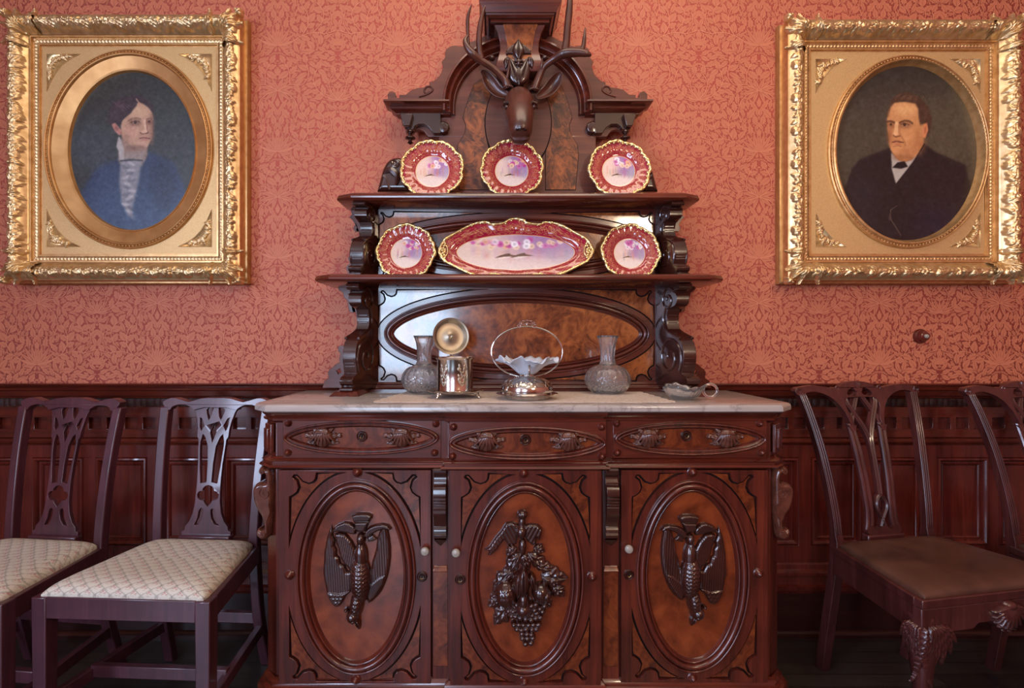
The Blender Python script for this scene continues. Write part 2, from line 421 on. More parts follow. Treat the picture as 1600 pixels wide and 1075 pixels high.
M['paper_stem'] = plain('wallpaper_stem', lin(198, 119, 86), .62)
# ================================================================== ROOM
XL, XR, YF, ZT = -3.0, 3.2, -5.2, 3.45
structure(MB().box(XL - .1, XR + .1, YF - .1, .1, -.1, 0).build('floor', M['floor']))
structure(MB().box(XL - .1, XR + .1, YF - .1, .1, ZT, ZT + .1).build('ceiling', M['plaster']))
structure(MB().box(XR, XR + .1, YF, 0, 0, ZT).build('wall_right', M['paper_far']))
# left wall and front wall (behind the camera) have tall window openings
def wall_with_hole(name, T, u0, u1, holes):
    mb = MB()
    mb.prism([(u0, 0), (u1, 0), (u1, ZT), (u0, ZT)], 0, .1, T, [[(a, c), (a, d), (b, d), (b, c)] for a, b, c, d in holes])
    return structure(mb.build(name, M['paper_far']))
TL = lambda u, v, w: (XL - w, u, v)
TF = lambda u, v, w: (u, YF - w, v)
wall_with_hole('wall_left', TL, YF, 0, [(-4.5, -3.2, .55, 2.9)])
wall_with_hole('wall_front', TF, XL, XR, [(-1.8, -.5, .5, 2.85)])
M['white_paint'] = plain('white_paint', lin(206, 204, 200), .4)
M['pane'] = glass('window_pane', (1, 1, 1, 1), 0, 1.01)
def window(name, T, a, b, c, d):
    mb = MB()
    mb.prism([(a, c), (b, c), (b, d), (a, d)], .02, .07, T, [[(a + .06, c + .06), (a + .06, d - .06), (b - .06, d - .06), (b - .06, c + .06)]])
    m = (a + b) / 2; h = (c + d) / 2
    mb.prism([(a + .05, h - .025), (b - .05, h - .025), (b - .05, h + .025), (a + .05, h + .025)], .025, .065, T)
    mb.prism([(m - .012, c + .05), (m + .012, c + .05), (m + .012, d - .05), (m - .012, d - .05)], .03, .06, T)
    return structure(mb.build(name, M['white_paint']))
window('window_1', TF, -1.8, -.5, .5, 2.85)
window('window_2', TL, -4.5, -3.2, .55, 2.9)
# ------------------------------------------------------------------ wallpaper: a mirrored repeat of leaves, printed flat on the wall
def wallpaper():
    rnd = random.Random(7)
    hw, T = .2507, .443
    leaves, stems = [], []          # leaf: (x, y, angle, length, half width, oak, curve)
    R = .0025; gw, gh = int(hw / R) + 1, int(T / R) + 1
    occ = np.zeros((gh, gw), bool)
    yy, xx = np.mgrid[0:gh, 0:gw]; gx, gy = xx * R, yy * R
    def mask(x, y, a, L, W, cv, grow=1.0):
        m = np.zeros_like(occ)
        for oy in (-T, 0, T):
            dx, dy = gx - x, gy - y - oy
            u = dx * cos(a) + dy * sin(a); t = np.clip(u / L, 0, 1)
            v = -dx * sin(a) + dy * cos(a) - cv * L * t * t
            m |= (u > 0) & (u < L) & (np.abs(v) < grow * W * np.sin(PI * np.clip(t, .001, .999) ** .8))
        return m
    def put(x, y, a, L, W, oak=False, cv=0., force=False):
        m = mask(x, y, a, L, W, cv, 1.12)
        if not force and (m & occ).sum() > .1 * max(1, m.sum()): return False
        if x + L * cos(a) > hw + .004 or x + L * cos(a) < -.004: return False
        occ[m] = True; leaves.append((x, y % T, a, L, W, oak, cv)); return True
    def stem(pts, w=.0016):
        q = spline(pts, 12); stems.append((q, w))
        for x, y in q:
            occ[(np.hypot(gx - x, np.minimum(np.abs(gy - y % T), T - np.abs(gy - y % T))) < w * 1.3)] = True
        return q
    A, B = 0., hw
    # fans of long leaves on the two mirror axes
    for k, (a, L) in enumerate([(88, .075), (70, .085), (50, .09), (30, .085), (10, .075), (-14, .06)]):
        put(A + .003, .02, math.radians(a), L, .0085, False, .12 if a < 80 else 0, True)
    for a, L in [(78, .06), (52, .07), (24, .075), (-4, .08), (-30, .07), (-60, .06)]:
        put(A + .003, .275, math.radians(a), L, .008, False, -.18, True)
    for a, L in [(92, .05), (112, .065), (135, .07), (158, .065), (182, .05)]:
        put(B - .002, .235, math.radians(a), L, .007, False, -.12, True)
    for a, L in [(95, .04), (125, .05), (150, .05)]:
        put(B - .002, .02, math.radians(a), L, .0085, True, 0, True)
    qs = [stem(q) for q in (
        [(A, .02), (.045, .03), (.1, .06), (.15, .075), (.2, .07), (B, .085)], [(.1, .06), (.125, .1), (.125, .15), (.1, .19)],
        [(.15, .075), (.185, .12), (.19, .165), (.16, .2)], [(A, .275), (.04, .262), (.075, .23), (.085, .18), (.07, .14)],
        [(B, .235), (.21, .245), (.17, .275), (.15, .32), (.165, .365)], [(A, .275), (.05, .3), (.1, .3), (.13, .34), (.12, .39)],
        [(.05, .3), (.05, .35), (.03, .39)], [(B, .235), (.225, .27), (.215, .31), (.235, .345)], [(.2, .07), (.225, .11), (.22, .16)])]
    for q in qs:
        e = math.atan2(q[-1][1] - q[-3][1], q[-1][0] - q[-3][0])
        for da in (0, .75, -.75): put(q[-1][0], q[-1][1], e + da, .042, .0135, True, 0)
        for i in range(5, len(q) - 3, 6):
            a = math.atan2(q[i + 1][1] - q[i - 1][1], q[i + 1][0] - q[i - 1][0])
            for sd in (1, -1):
                put(q[i][0], q[i][1], a + sd * rnd.uniform(.7, 1.0), rnd.uniform(.038, .048), rnd.uniform(.0125, .0155), rnd.random() < .8, rnd.uniform(-.15, .15))
    for size, tries in ((.052, 1800), (.042, 2500), (.034, 3500), (.024, 4500), (.016, 4500), (.011, 3000)):
        for _ in range(tries):
            x, y = rnd.uniform(0, hw), rnd.uniform(0, T)
            a = math.atan2(sin(2 * PI * y / T) + .7, cos(2 * PI * x / hw + 3 * y / T * PI)) + rnd.uniform(-.8, .8)
            L = size * rnd.uniform(.8, 1.1)
            put(x, y, a, L, L * rnd.uniform(.18, .28), rnd.random() < .6, rnd.uniform(-.25, .25))
    V, Fc, MI, DP_ = [], [], [], []
    def poly_leaf(x, y, a, L, W, oak, cv):
        n = 18 if oak else 8; b = len(V); lv[0] += 1; dep = .0003 + .0000023 * ((lv[0] * 37) % 211)
        for i in range(n + 1):
            t = i / n; w = W * sin(PI * min(max(t, .02), .985) ** .8)
            if oak: w *= .6 + .45 * abs(cos(PI * 3.5 * t)) ** .8
            if i == 0: w = W * .12
            for sg in (-1, -.1, .1, 1):
                e = .0 if abs(sg) < .5 else 1
                v = sg * w + cv * L * t * t if e else sg * .0075 * (1 - t) * (L / .04) ** .5 + cv * L * t * t
                V.append((x + L * t * cos(a) - v * sin(a), y + L * t * sin(a) + v * cos(a))); DP_.append(dep)
        for i in range(n):
            for c in (0, 2):
                Fc.append((b + i * 4 + c, b + i * 4 + c + 1, b + i * 4 + c + 5, b + i * 4 + c + 4)); MI.append(1)
    lv = [0]
    for l in leaves: poly_leaf(*l)
    for q, w in stems:
        b = len(V)
        for i, (x, y) in enumerate(q):
            j, k = max(i - 1, 0), min(i + 1, len(q) - 1)
            d = Vector((q[k][0] - q[j][0], q[k][1] - q[j][1])).normalized()
            V += [(x - d.y * w, y + d.x * w), (x + d.y * w, y - d.x * w)]; DP_ += [.00082 + .00002 * len(Fc) / 500] * 2
        for i in range(len(q) - 1): Fc.append((b + 2 * i, b + 2 * i + 1, b + 2 * i + 3, b + 2 * i + 2)); MI.append(2)
    V = np.array(V); n = len(V); DP_ = np.array(DP_)
    mb = MB()
    mb.box(XL, XR, 0, .1, 0, ZT, 0)
    x0 = X(433.8, 0); z0 = Z(245, 0)
    k0, k1 = -8, 9
    for kx in range(k0, k1 + 1):
        for kz in range(-3, 5):
            zb = z0 + kz * T
            if zb + T > ZT or zb + T < 1.0: continue
            for sg in (1, -1):
                if not (XL < x0 + 2 * hw * kx + sg * hw * .97 < XR and XL < x0 + 2 * hw * kx < XR): continue
                p = np.stack([x0 + 2 * hw * kx + sg * V[:, 0], -(DP_ + (.00001 if sg > 0 else 0)), zb + V[:, 1]], 1)
                f = Fc if sg == -1 else [tuple(reversed(t)) for t in Fc]
                b = len(mb.v); mb.v.extend(map(tuple, p.tolist()))
                mb.f.extend(tuple(i + b for i in t) for t in f); mb.mi.extend(MI); mb.sm.extend([False] * len(f))
    # keep the pattern above the wainscot
    o = mb.build('wall_back', [M['paper'], M['paper_leaf'], M['paper_stem']], recalc=False, sharp=0)
    return structure(o)
wallpaper()
# ------------------------------------------------------------------ wainscot on the back wall
def wz(py): return Z(py, 0)
def wainscot():
    a, b = XL, XR
    zt, zp0, zp1 = wz(690), wz(849), wz(713)
    lefts = [58 - 98 * k for k in range(1, 4)] + [58, 156, 256, 356, 454, 552, 650, 748, 846, 944, 1066, 1164, 1262, 1360, 1457, 1553, 1650, 1748]
    holes = []
    mb = MB()
    for px in lefts:
        l = px if px < 1000 else px
        x0, x1 = X(l, 0), X(l + 79, 0)
        if x0 < a + .05 or x1 > b - .05: continue
        holes.append([(x0, zp0), (x0, zp1), (x1, zp1), (x1, zp0)])
    T = front(0)
    mb.prism([(a, .16), (b, .16), (b, zt), (a, zt)], .004, .022, T, holes)
    base = structure(mb.build('trim_1', M['wains'], bevel=.0015))
    for h in holes:
        p = MB(); (x0, z0), _, (x1, z1), _ = h
        pr = [(0, .018), (.004, .026), (.01, .028), (.016, .022), (.02, .012), (.026, .011), (.03, .015), (.034, .012), (.036, .006)]
        p.sweep([(x0, z0), (x1, z0), (x1, z1), (x0, z1)], pr, T)
        p.prism([(x0 + .03, z0 + .03), (x1 - .03, z0 + .03), (x1 - .03, z1 - .03), (x0 + .03, z1 - .03)], .002, .006, T)
        p.build('panel', M['wains'], base)
    # frieze with sunk squares, between two mouldings
    fz0, fz1 = wz(682), wz(635); sq0, sq1 = wz(669), wz(651)
    holes = []; px = -180
    x = X(-190, 0)
    while x < b - .1:
        if x > a + .05: holes.append([(x, sq0), (x, sq1), (x + .052, sq1), (x + .052, sq0)])
        x += .0745
    mb = MB(); mb.prism([(a, fz0), (b, fz0), (b, fz1), (a, fz1)], .004, .024, T, holes)
    mb.prism([(a, fz0), (b, fz0), (b, fz1), (a, fz1)], .001, .006, T, mi=0)
    structure(mb.build('trim_2', M['wains_x'], bevel=.001))
    def rail(name, z0, prof, mat):      # prof: (height above z0, depth)
        mb = MB(); mb.sweep([(a, z0), (b, z0)], [(n, h) for n, h in prof], T, closed=False)
        return structure(mb.build(name, mat))
    rail('trim_3', wz(694), [(0, .0), (0, .024), (.006, .026), (.01, .034), (.016, .036), (.02, .03), (.026, .03), (.03, .024), (.03, 0)], M['wains_x'])
    z0 = wz(621); hz = wz(598) - z0
    rail('trim_4', z0, [(0, 0), (0, .022), (.008, .026), (.01, .03), (.03, .036), (.034, .044), (hz - .02, .047), (hz - .016, .042), (hz - .012, .048), (hz - .004, .052), (hz, .05), (hz, 0)], M['wains_x'])
    # dark carved ribbon under the rail
    z0, z1 = wz(634), wz(622)
    mb = MB().box(a, b, -.016, -.001, z0, z1)
    r = Rel(X(-190, 0), X(1790, 0), z0, z1, .0035)
    w = .027; ph = (r.U / w + .13 * np.sin(r.U * 91)) % 1
    r.H = .003 + .006 * np.abs(np.sin(PI * ph)) * (.4 + .6 * np.sin(PI * (r.V - z0) / (z1 - z0))) * (1 - .4 * np.sin(5 * PI * ph + 9 * (r.V - z0) / (z1 - z0)) ** 2)
    r.mesh(lambda U, V, Hh: (U, -.016 - Hh, V), mb, 0, True)
    structure(mb.build('trim_5', M['ribbon']))
    # lower dado mouldings
    rail('trim_6', wz(922), [(0, 0), (0, .03), (.012, .034), (.02, .05), (.034, .052), (.04, .036), (.07, .034), (.078, .046), (.09, .046), (.1, .03), (.118, .028), (.124, .022), (.124, 0)], M['wains'])
    # baseboard with shoe
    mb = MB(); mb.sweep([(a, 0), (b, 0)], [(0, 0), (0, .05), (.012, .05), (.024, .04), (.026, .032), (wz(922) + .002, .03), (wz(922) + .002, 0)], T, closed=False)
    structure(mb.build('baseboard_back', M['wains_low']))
wainscot()
# ------------------------------------------------------------------ portraits
def paint_lady():
    p = Paint(434, 538, (42, 44, 42)); K = lambda q: [(x / 2, y / 2) for x, y in q]
    fp = lambda q: [((206.7 + x * .423) / 2, (144.7 + y * .423) / 2) for x, y in q]
    p.ell(120, 90, 150, 120, (50, 50, 44), 40, .6); p.ell(330, 240, 120, 160, (54, 60, 60), 40, .7); p.ell(80, 250, 90, 90, (60, 70, 76), 30, .7)
    p.poly(K([(40, 1100), (90, 800), (180, 660), (330, 590), (500, 560), (540, 545), (690, 620), (750, 760), (790, 900), (820, 1100)]), (38, 52, 78), 5)
    p.ell(220, 500, 180, 110, (54, 76, 104), 40, .75); p.ell(120, 420, 40, 120, (52, 70, 100), 14, .5); p.ell(310, 380, 40, 90, (28, 38, 58), 12, .6)  # paler blue low on the bodice paints in window glare on the canvas
    p.poly(K([(325, 600), (330, 520), (380, 540), (500, 540), (520, 560), (480, 640), (350, 640)]), (120, 108, 100), 3)
    p.poly(fp([(340, 690), (330, 1080), (690, 1080), (740, 880), (560, 860)]), (138, 112, 98), 3)
    p.poly(fp([(255, 870), (290, 710), (330, 760), (372, 900), (380, 1080), (305, 1080), (290, 930)]), (164, 156, 152), 1.6)
    p.poly(fp([(380, 960), (540, 950), (700, 930), (690, 1080), (370, 1080)]), (140, 130, 126), 3, .7)
    p.poly(K([(345, 600), (480, 600), (465, 700), (440, 830), (410, 930), (440, 985), (395, 960), (350, 870), (333, 740)]), (128, 126, 132), 4)
    for i in range(16):
        y = 300 + i * 11; p.ell(198 + 11 * sin(i * 2.3), y, 14, 5, (168, 166, 168) if i % 2 else (92, 94, 106), 2, .75, .5 * sin(i))
    p.line(K([(345, 604), (420, 596), (482, 602)]), 3, (62, 62, 66), 2, .8)
    p.poly(fp([(590, 180), (700, 240), (790, 320), (814, 430), (802, 520), (812, 620), (797, 730), (772, 800), (720, 885), (640, 910), (560, 885), (480, 845), (400, 775), (350, 720), (328, 640), (328, 540), (350, 470), (420, 400), (500, 330), (560, 250)]), (176, 138, 114), 1.6, 1, True)
    fe = lambda x, y, rx, ry, c, r=1., al=1., a=0: p.ell((206.7 + x * .423) / 2, (144.7 + y * .423) / 2, rx * .2115, ry * .2115, c, r, al, a)
    fl = lambda q, w, c, r=.8, al=1.: p.line(fp(q), w * .2115, c, r, al)
    fe(600, 340, 150, 90, (194, 158, 128), 7, .8); fe(480, 640, 100, 80, (190, 142, 122), 7, .8); fe(650, 830, 80, 50, (190, 150, 130), 4, .7)
    fe(795, 600, 40, 260, (128, 92, 76), 4, .75); fe(560, 880, 150, 35, (112, 84, 74), 4, .7); fe(420, 760, 60, 90, (150, 116, 100), 5, .6)
    fe(540, 500, 95, 52, (120, 86, 72), 4, .85); fe(755, 495, 55, 42, (118, 78, 64), 3, .85)
    fl([(432, 480), (500, 440), (570, 430), (625, 444)], 9, (104, 76, 62), 2.2, .7); fl([(722, 446), (765, 434), (800, 446)], 9, (100, 70, 58), 2.0, .7)
    fe(552, 500, 42, 18, (142, 116, 102), 1, .8); fe(545, 500, 22, 20, (46, 30, 28), .8, .95); fe(760, 488, 17, 16, (50, 30, 28), .8, .9)
    fl([(480, 500), (545, 476), (610, 495)], 6, (60, 40, 36), .8, .8)
    fl([(685, 470), (698, 560), (712, 630)], 18, (206, 170, 144), 2.5, .8); fe(680, 640, 36, 26, (200, 158, 134), 2, .8); fl([(722, 500), (728, 600), (745, 650)], 15, (134, 94, 78), 2, .7)
    fl([(615, 655), (650, 676), (700, 672), (745, 660)], 9, (104, 70, 60), 1.2, .85)
    fl([(612, 742), (660, 735), (700, 738), (764, 744)], 8, (96, 54, 52), 1., .95); fe(685, 765, 62, 16, (170, 112, 100), 2, .7); fe(690, 722, 55, 10, (160, 108, 96), 1.5, .6)
    p.poly(fp([(128, 450), (150, 310), (230, 180), (350, 120), (480, 90), (620, 85), (730, 150), (812, 240), (832, 330), (806, 345), (745, 262), (690, 215), (592, 182), (540, 262), (480, 352), (400, 412), (340, 470), (312, 545), (260, 500), (200, 512), (160, 560)]), (54, 40, 46), 2)
    fe(330, 250, 110, 60, (80, 62, 66), 6, .7, .3); fe(230, 380, 60, 60, (68, 60, 68), 5, .6)
    for i in range(7): fl([(190 + 40 * i, 180 + 8 * i), (280 + 34 * i, 230 + 6 * i), (380 + 20 * i, 330 - 10 * i)], 4, (40, 26, 40) if i % 2 else (100, 76, 92), 1.2, .5)
    fl([(560, 140), (595, 190)], 7, (170, 136, 110), 1.2, .8)
    p.poly(fp([(188, 525), (240, 505), (285, 560), (335, 620), (332, 692), (290, 690), (240, 640), (205, 590)]), (172, 118, 106), 1.4)
    fe(262, 590, 22, 40, (128, 80, 76), 1.6, .7, -.5)
    p.noise(3.5, .6, 1); p.noise(4, 3, 2); return p
def paint_man():
    p = Paint(426, 538, (62, 54, 44)); K = lambda q: [(x / 2, y / 2) for x, y in q]
    fp = lambda q: [((259.5 + x * .534) / 2, (148.3 + y * .534) / 2) for x, y in q]
    p.ell(300, 200, 130, 150, (84, 74, 58), 45, .8); p.ell(60, 250, 80, 110, (74, 66, 52), 40, .7); p.ell(210, 30, 220, 70, (46, 42, 38), 40, .8)
    p.poly(K([(60, 780), (118, 620), (160, 570), (340, 500), (536, 478), (600, 530), (770, 600), (800, 720), (830, 1100), (40, 1100)]), (30, 22, 26), 2.5)
    p.ell(330, 470, 90, 60, (34, 28, 48), 25, .7); p.ell(90, 420, 40, 90, (40, 32, 40), 14, .5); p.ell(330, 380, 60, 60, (38, 28, 30), 14, .6)
    p.poly(K([(343, 530), (372, 560), (440, 560), (512, 520), (440, 622), (370, 712), (345, 622)]), (176, 166, 154), 1.5)
    p.poly(fp([(150, 640), (170, 720), (235, 800), (300, 818), (370, 795), (450, 735), (510, 600)]), (150, 94, 58), 2)
    p.poly(fp([(150, 200), (200, 172), (300, 165), (420, 172), (462, 230), (472, 300), (472, 390), (505, 420), (508, 500), (500, 620), (440, 730), (370, 785), (300, 806), (230, 785), (170, 720), (135, 640), (133, 560), (118, 470), (113, 380), (118, 300)]), (196, 136, 86), 1.6, 1, True)
    fe = lambda x, y, rx, ry, c, r=1., al=1., a=0: p.ell((259.5 + x * .534) / 2, (148.3 + y * .534) / 2, rx * .267, ry * .267, c, r, al, a)
    fl = lambda q, w, c, r=.8, al=1.: p.line(fp(q), w * .267, c, r, al)
    fe(310, 250, 130, 70, (222, 168, 112), 8, .8); fe(360, 540, 90, 80, (214, 150, 96), 8, .7); fe(230, 680, 70, 34, (212, 148, 96), 4, .7)
    fe(460, 600, 60, 140, (166, 104, 62), 9, .7); fe(140, 520, 24, 130, (150, 92, 58), 4, .7); fe(290, 765, 120, 30, (140, 84, 52), 5, .7); fe(330, 700, 110, 20, (160, 98, 62), 5, .55)
    fe(305, 420, 80, 38, (150, 96, 62), 4, .8); fe(155, 420, 45, 34, (146, 92, 60), 3, .8)
    fl([(250, 392), (300, 372), (350, 376), (385, 400)], 12, (92, 58, 38), 1.2, .8); fl([(105, 380), (150, 376), (192, 392)], 12, (84, 52, 36), 1.2, .8)
    fe(305, 416, 36, 14, (168, 132, 104), 1., .7); fe(300, 414, 17, 15, (50, 32, 24), .8, .95); fe(152, 412, 13, 14, (52, 32, 24), .8, .9)
    fl([(262, 410), (300, 398), (350, 412)], 5, (70, 42, 30), .8, .8)
    fl([(215, 400), (210, 460), (205, 510)], 20, (228, 176, 124), 3, .8); fe(205, 510, 30, 24, (226, 170, 118), 2, .8); fl([(242, 440), (246, 500), (258, 535)], 13, (168, 108, 68), 2.5, .6)
    fl([(180, 530), (205, 545), (250, 535)], 8, (120, 70, 46), 1., .8); fl([(270, 545), (300, 600), (310, 640)], 8, (160, 100, 64), 2.5, .6)
    fl([(168, 604), (215, 594), (250, 600), (285, 606)], 8, (104, 52, 40), .9, .95); fe(222, 622, 44, 11, (176, 100, 74), 1.6, .7); fe(220, 585, 40, 7, (168, 98, 70), 1.2, .6); fl([(180, 650), (220, 640), (265, 648)], 7, (160, 100, 66), 2, .6)
    p.poly(fp([(112, 340), (128, 230), (168, 130), (250, 70), (330, 58), (420, 92), (500, 150), (560, 230), (592, 340), (590, 420), (560, 545), (540, 560), (545, 420), (500, 390), (472, 425), (452, 330), (448, 240), (418, 185), (300, 162), (190, 172), (146, 230), (122, 330)]), (70, 46, 34), 2.2)
    fe(330, 120, 130, 22, (104, 76, 56), 5, .7, .05); fe(530, 290, 30, 80, (88, 62, 46), 5, .6)
    for i in range(9): fl([(200 + 36 * i, 150 - 8 * sin(i)), (216 + 36 * i, 105), (250 + 34 * i, 90 + 6 * i)], 4, (44, 28, 22) if i % 2 else (112, 82, 60), 1.2, .5)
    p.poly(fp([(502, 405), (545, 395), (556, 470), (525, 560), (495, 545)]), (206, 128, 82), 1.3); fe(525, 470, 12, 40, (150, 84, 54), 1.6, .7, .15)
    p.poly(K([(350, 618), (378, 588), (420, 580), (440, 612), (400, 624)]), (18, 14, 20), 1.2)
    p.line(K([(535, 480), (470, 590), (372, 715), (420, 820)]), 1.6, (20, 14, 18), 1.5, .8); p.line(K([(560, 655), (635, 655)]), 1, (54, 42, 40), 1, .7)
    p.line(K([(376, 838), (340, 862), (335, 900), (345, 925), (400, 1010)]), 1.2, (104, 84, 74), .8, .7); p.ell(168, 455, 4, 8, (84, 68, 64), 1, .7)
    p.noise(2.2, .6, 4); p.noise(3, 3, 5); return p
def picture(label, cx, cz, hw, hh, ring, can, paint, pbox, seed):
    # ring, can: (centre x, centre z, half width, half height) of the oval moulding and of the canvas
    t = thing('framed_portrait', label, 'painting', (cx, 0, cz), None)
    T = front(0); rnd = random.Random(seed)
    rect = lambda d: [(cx - hw + d, cz - hh + d), (cx + hw - d, cz - hh + d), (cx + hw - d, cz + hh - d), (cx - hw + d, cz + hh - d)]
    TH = lambda n: .062 + .018 * (1 - (n - .012) / .068) + .024 * np.sin(PI * np.clip((n - .012) / .068, 0, 1))
    pr = [(0, .0005), (0, .024), (.003, .029), (.009, .031), (.009, .078), (.012, .08)] + [(.012 + .068 * i / 10, float(TH(.012 + .068 * i / 10))) for i in range(1, 11)] + [(.081, .056), (.083, .062), (.089, .062), (.091, .052), (.107, .047), (.109, .052), (.115, .052), (.117, .044), (.122, .044), (.122, .01)]
    MB().sweep(rect(0), pr, T).build('frame_moulding', M['gold_warm'], t)
    sides = [lambda u, n: (cx + u, cz - hh + n), lambda u, n: (cx + hw - n, cz + u), lambda u, n: (cx - u, cz + hh - n), lambda u, n: (cx - hw + n, cz - u)]
    half = [hw, hh, hw, hh]
    for k in range(4):
        L = half[k] - .07
        r = Rel(-L, L, .011, .081, .0021)
        npd = max(3, round(2 * L / .125)); pd = 2 * L / npd
        for i in range(npd):
            u0 = -L + pd * (i + .5); fl_ = 1 if i % 2 else -1
            for j in range(11):          # flower cluster
                a = j * 2.4 + rnd.random(); q = .006 + .0021 * j
                r.ell(u0 + q * 1.1 * cos(a), .046 + q * .8 * sin(a), rnd.uniform(.0075, .011), rnd.uniform(.006, .0085), a, rnd.uniform(.006, .011), .0015)
            for sg in (1, -1):
                for a, Lf, W in ((.15, .05, .015), (.8, .036, .013), (-.7, .036, .013)):
                    ang = a + rnd.uniform(-.15, .15)
                    r.leaf(u0 + sg * .016, .046, ang if sg > 0 else PI - ang, Lf, W, .009, .25 * sg * fl_, 3, .001, .35)
            r.leaf(u0 + pd / 2 - .02, .02, .75, .052, .018, .011, -.3, 3, .001, .35); r.leaf(u0 + pd / 2 - .012, .072, -.75, .048, .017, .011, .3, 3, .001, .35)
            r.leaf(u0 + pd / 2, .016, 1.7, .052, .015, .012, .25, 3, .001, .35)
        r.H *= np.clip((r.V - .0105) / .011, 0, 1) ** .7 * np.clip((.082 - r.V) / .013, 0, 1) ** .7
        sd = sides[k]
        def TT(U, V, Hh, sd=sd):
            x, z = sd(U, V); return x, -(TH(V) + Hh), z
        r.H += .0006; mb = MB(); r.mesh(TT, mb, 0, True); mb.build('carved_border', M['gold'], t, recalc=False, sharp=0)
    for sx in (1, -1):                  # acanthus corners sweeping outwards past the edge
        for sz in (1, -1):
            r = Rel(-.009, .135, -.009, .135, .0016)
            for a, L, W in ((-2.36, .128, .02), (-2.05, .118, .019), (-2.67, .118, .019), (-1.75, .1, .017), (-2.97, .1, .017), (-1.5, .085, .015), (-3.22, .085, .015), (-1.25, .075, .013), (-3.45, .075, .013)):
                c = (a + 2.36) * .35
                r.leaf(.085 + (.04 if a > -2 else 0), .085 + (.04 if a < -2.7 else 0), a, L, W, .022, c, 4, .003, .45, .7)
            r.ell(.006, .006, .016, .011, .78, .022, .008); r.ell(.0, .016, .009, .008, 0, .018, .008); r.ell(.016, .0, .009, .008, 0, .018, .008)
            def TC(U, V, Hh, sx=sx, sz=sz):
                n = np.minimum(U, V); b = np.where(n < .012, .078, TH(np.minimum(n, .08)))
                return cx + sx * (hw - U), -(b + Hh), cz + sz * (hh - V)
            mb = MB(); r.mesh(TC, mb); mb.build('corner_leaf', M['gold'], t, recalc=False, sharp=0)
    for k in range(4):                  # small running ornament: inner band and the strip by the wall
        L = half[k] - .1; r = Rel(-L, L, .0915, .1065, .0022); w = .014
        r.H = .0008 + .0042 * np.abs(np.sin(PI * r.U / w)) ** .7 * (np.sin(PI * (r.V - .0915) / .015)) * (1 - .5 * np.sin(4 * PI * r.U / w + 600 * r.V) ** 2)
        sd = sides[k]
        def TB(U, V, Hh, sd=sd):
            x, z = sd(U, V); return x, -(.0495 + .0005 + Hh), z
        mb = MB(); r.mesh(TB, mb, 0, True); mb.build('inner_band', M['gold'], t, recalc=False, sharp=0)
    mb = MB()
    for k in range(4):
        L = half[k] - .001; r = Rel(-L, L, .0, .024, .003); w = .012
        r.H = .0007 + .0028 * np.abs(np.sin(PI * (r.U / w + r.V / .012))) * np.sin(PI * np.clip(r.V / .024, 0, 1))
        sd = sides[k]
        def TE(U, V, Hh, sd=sd):
            x, z = sd(U, -Hh); return x, -V, z
        r.mesh(TE, mb, 0, True)
    mb.build('edge_strip', M['gold_dark'], t, recalc=False, sharp=0)
    ox, oz, oa, ob = ring; kx, kz, ka, kb = can
    MB().prism(rect(.121), .008, .0445, T, [list(reversed(ellipse(ox, oz, oa - .006, ob - .006, 80)))]).build('mat_panel', M['gold_mat'], t)
    w = oa - ka; wz_ = .044
    pr = [(0, .04), (0, .05)] + bead(.0, .009, .05, .007) + [(.0095, .049)] + bead(.01, .014, .05, .004, 4) + bead(.0145, .026, .048, .008)
    if w > .06: pr += [(.027, .046), (.03, .045), (w - .008, .03), (w - .006, .034), (w, .031), (w + .006, .014)]
    else: pr += [(.027, .046), (w - .004, .03), (w, .026), (w + .005, .014)]
    pth = ellipse(ox, oz, oa, ob, 120); inn = ellipse(kx, kz, ka, kb, 120)
    mb = MB(); vs = []; K = len(pr)
    for (x0, z0), (x1, z1) in zip(pth, inn):
        for n, h in pr: vs.append((x0 + (x1 - x0) * n / w, -h, z0 + (z1 - z0) * n / w))
    mb.add(vs, [(i * K + c, i * K + c + 1, ((i + 1) % 120) * K + c + 1, ((i + 1) % 120) * K + c) for i in range(120) for c in range(K - 1)])
    # a ring of fine beads between the two reeds
    nb = 150
    for i in range(nb):
        a = 2 * PI * i / nb; f = .0122 / w
        mb.ell((ox + (oa + (ka - oa) * f) * cos(a), -.054, oz + (ob + (kb - ob) * f) * sin(a)), (.0032, .0025, .0032), 6, 4)
    mb.build('oval_moulding', M['gold_warm'] if w < .06 else M['gold_dark'], t)
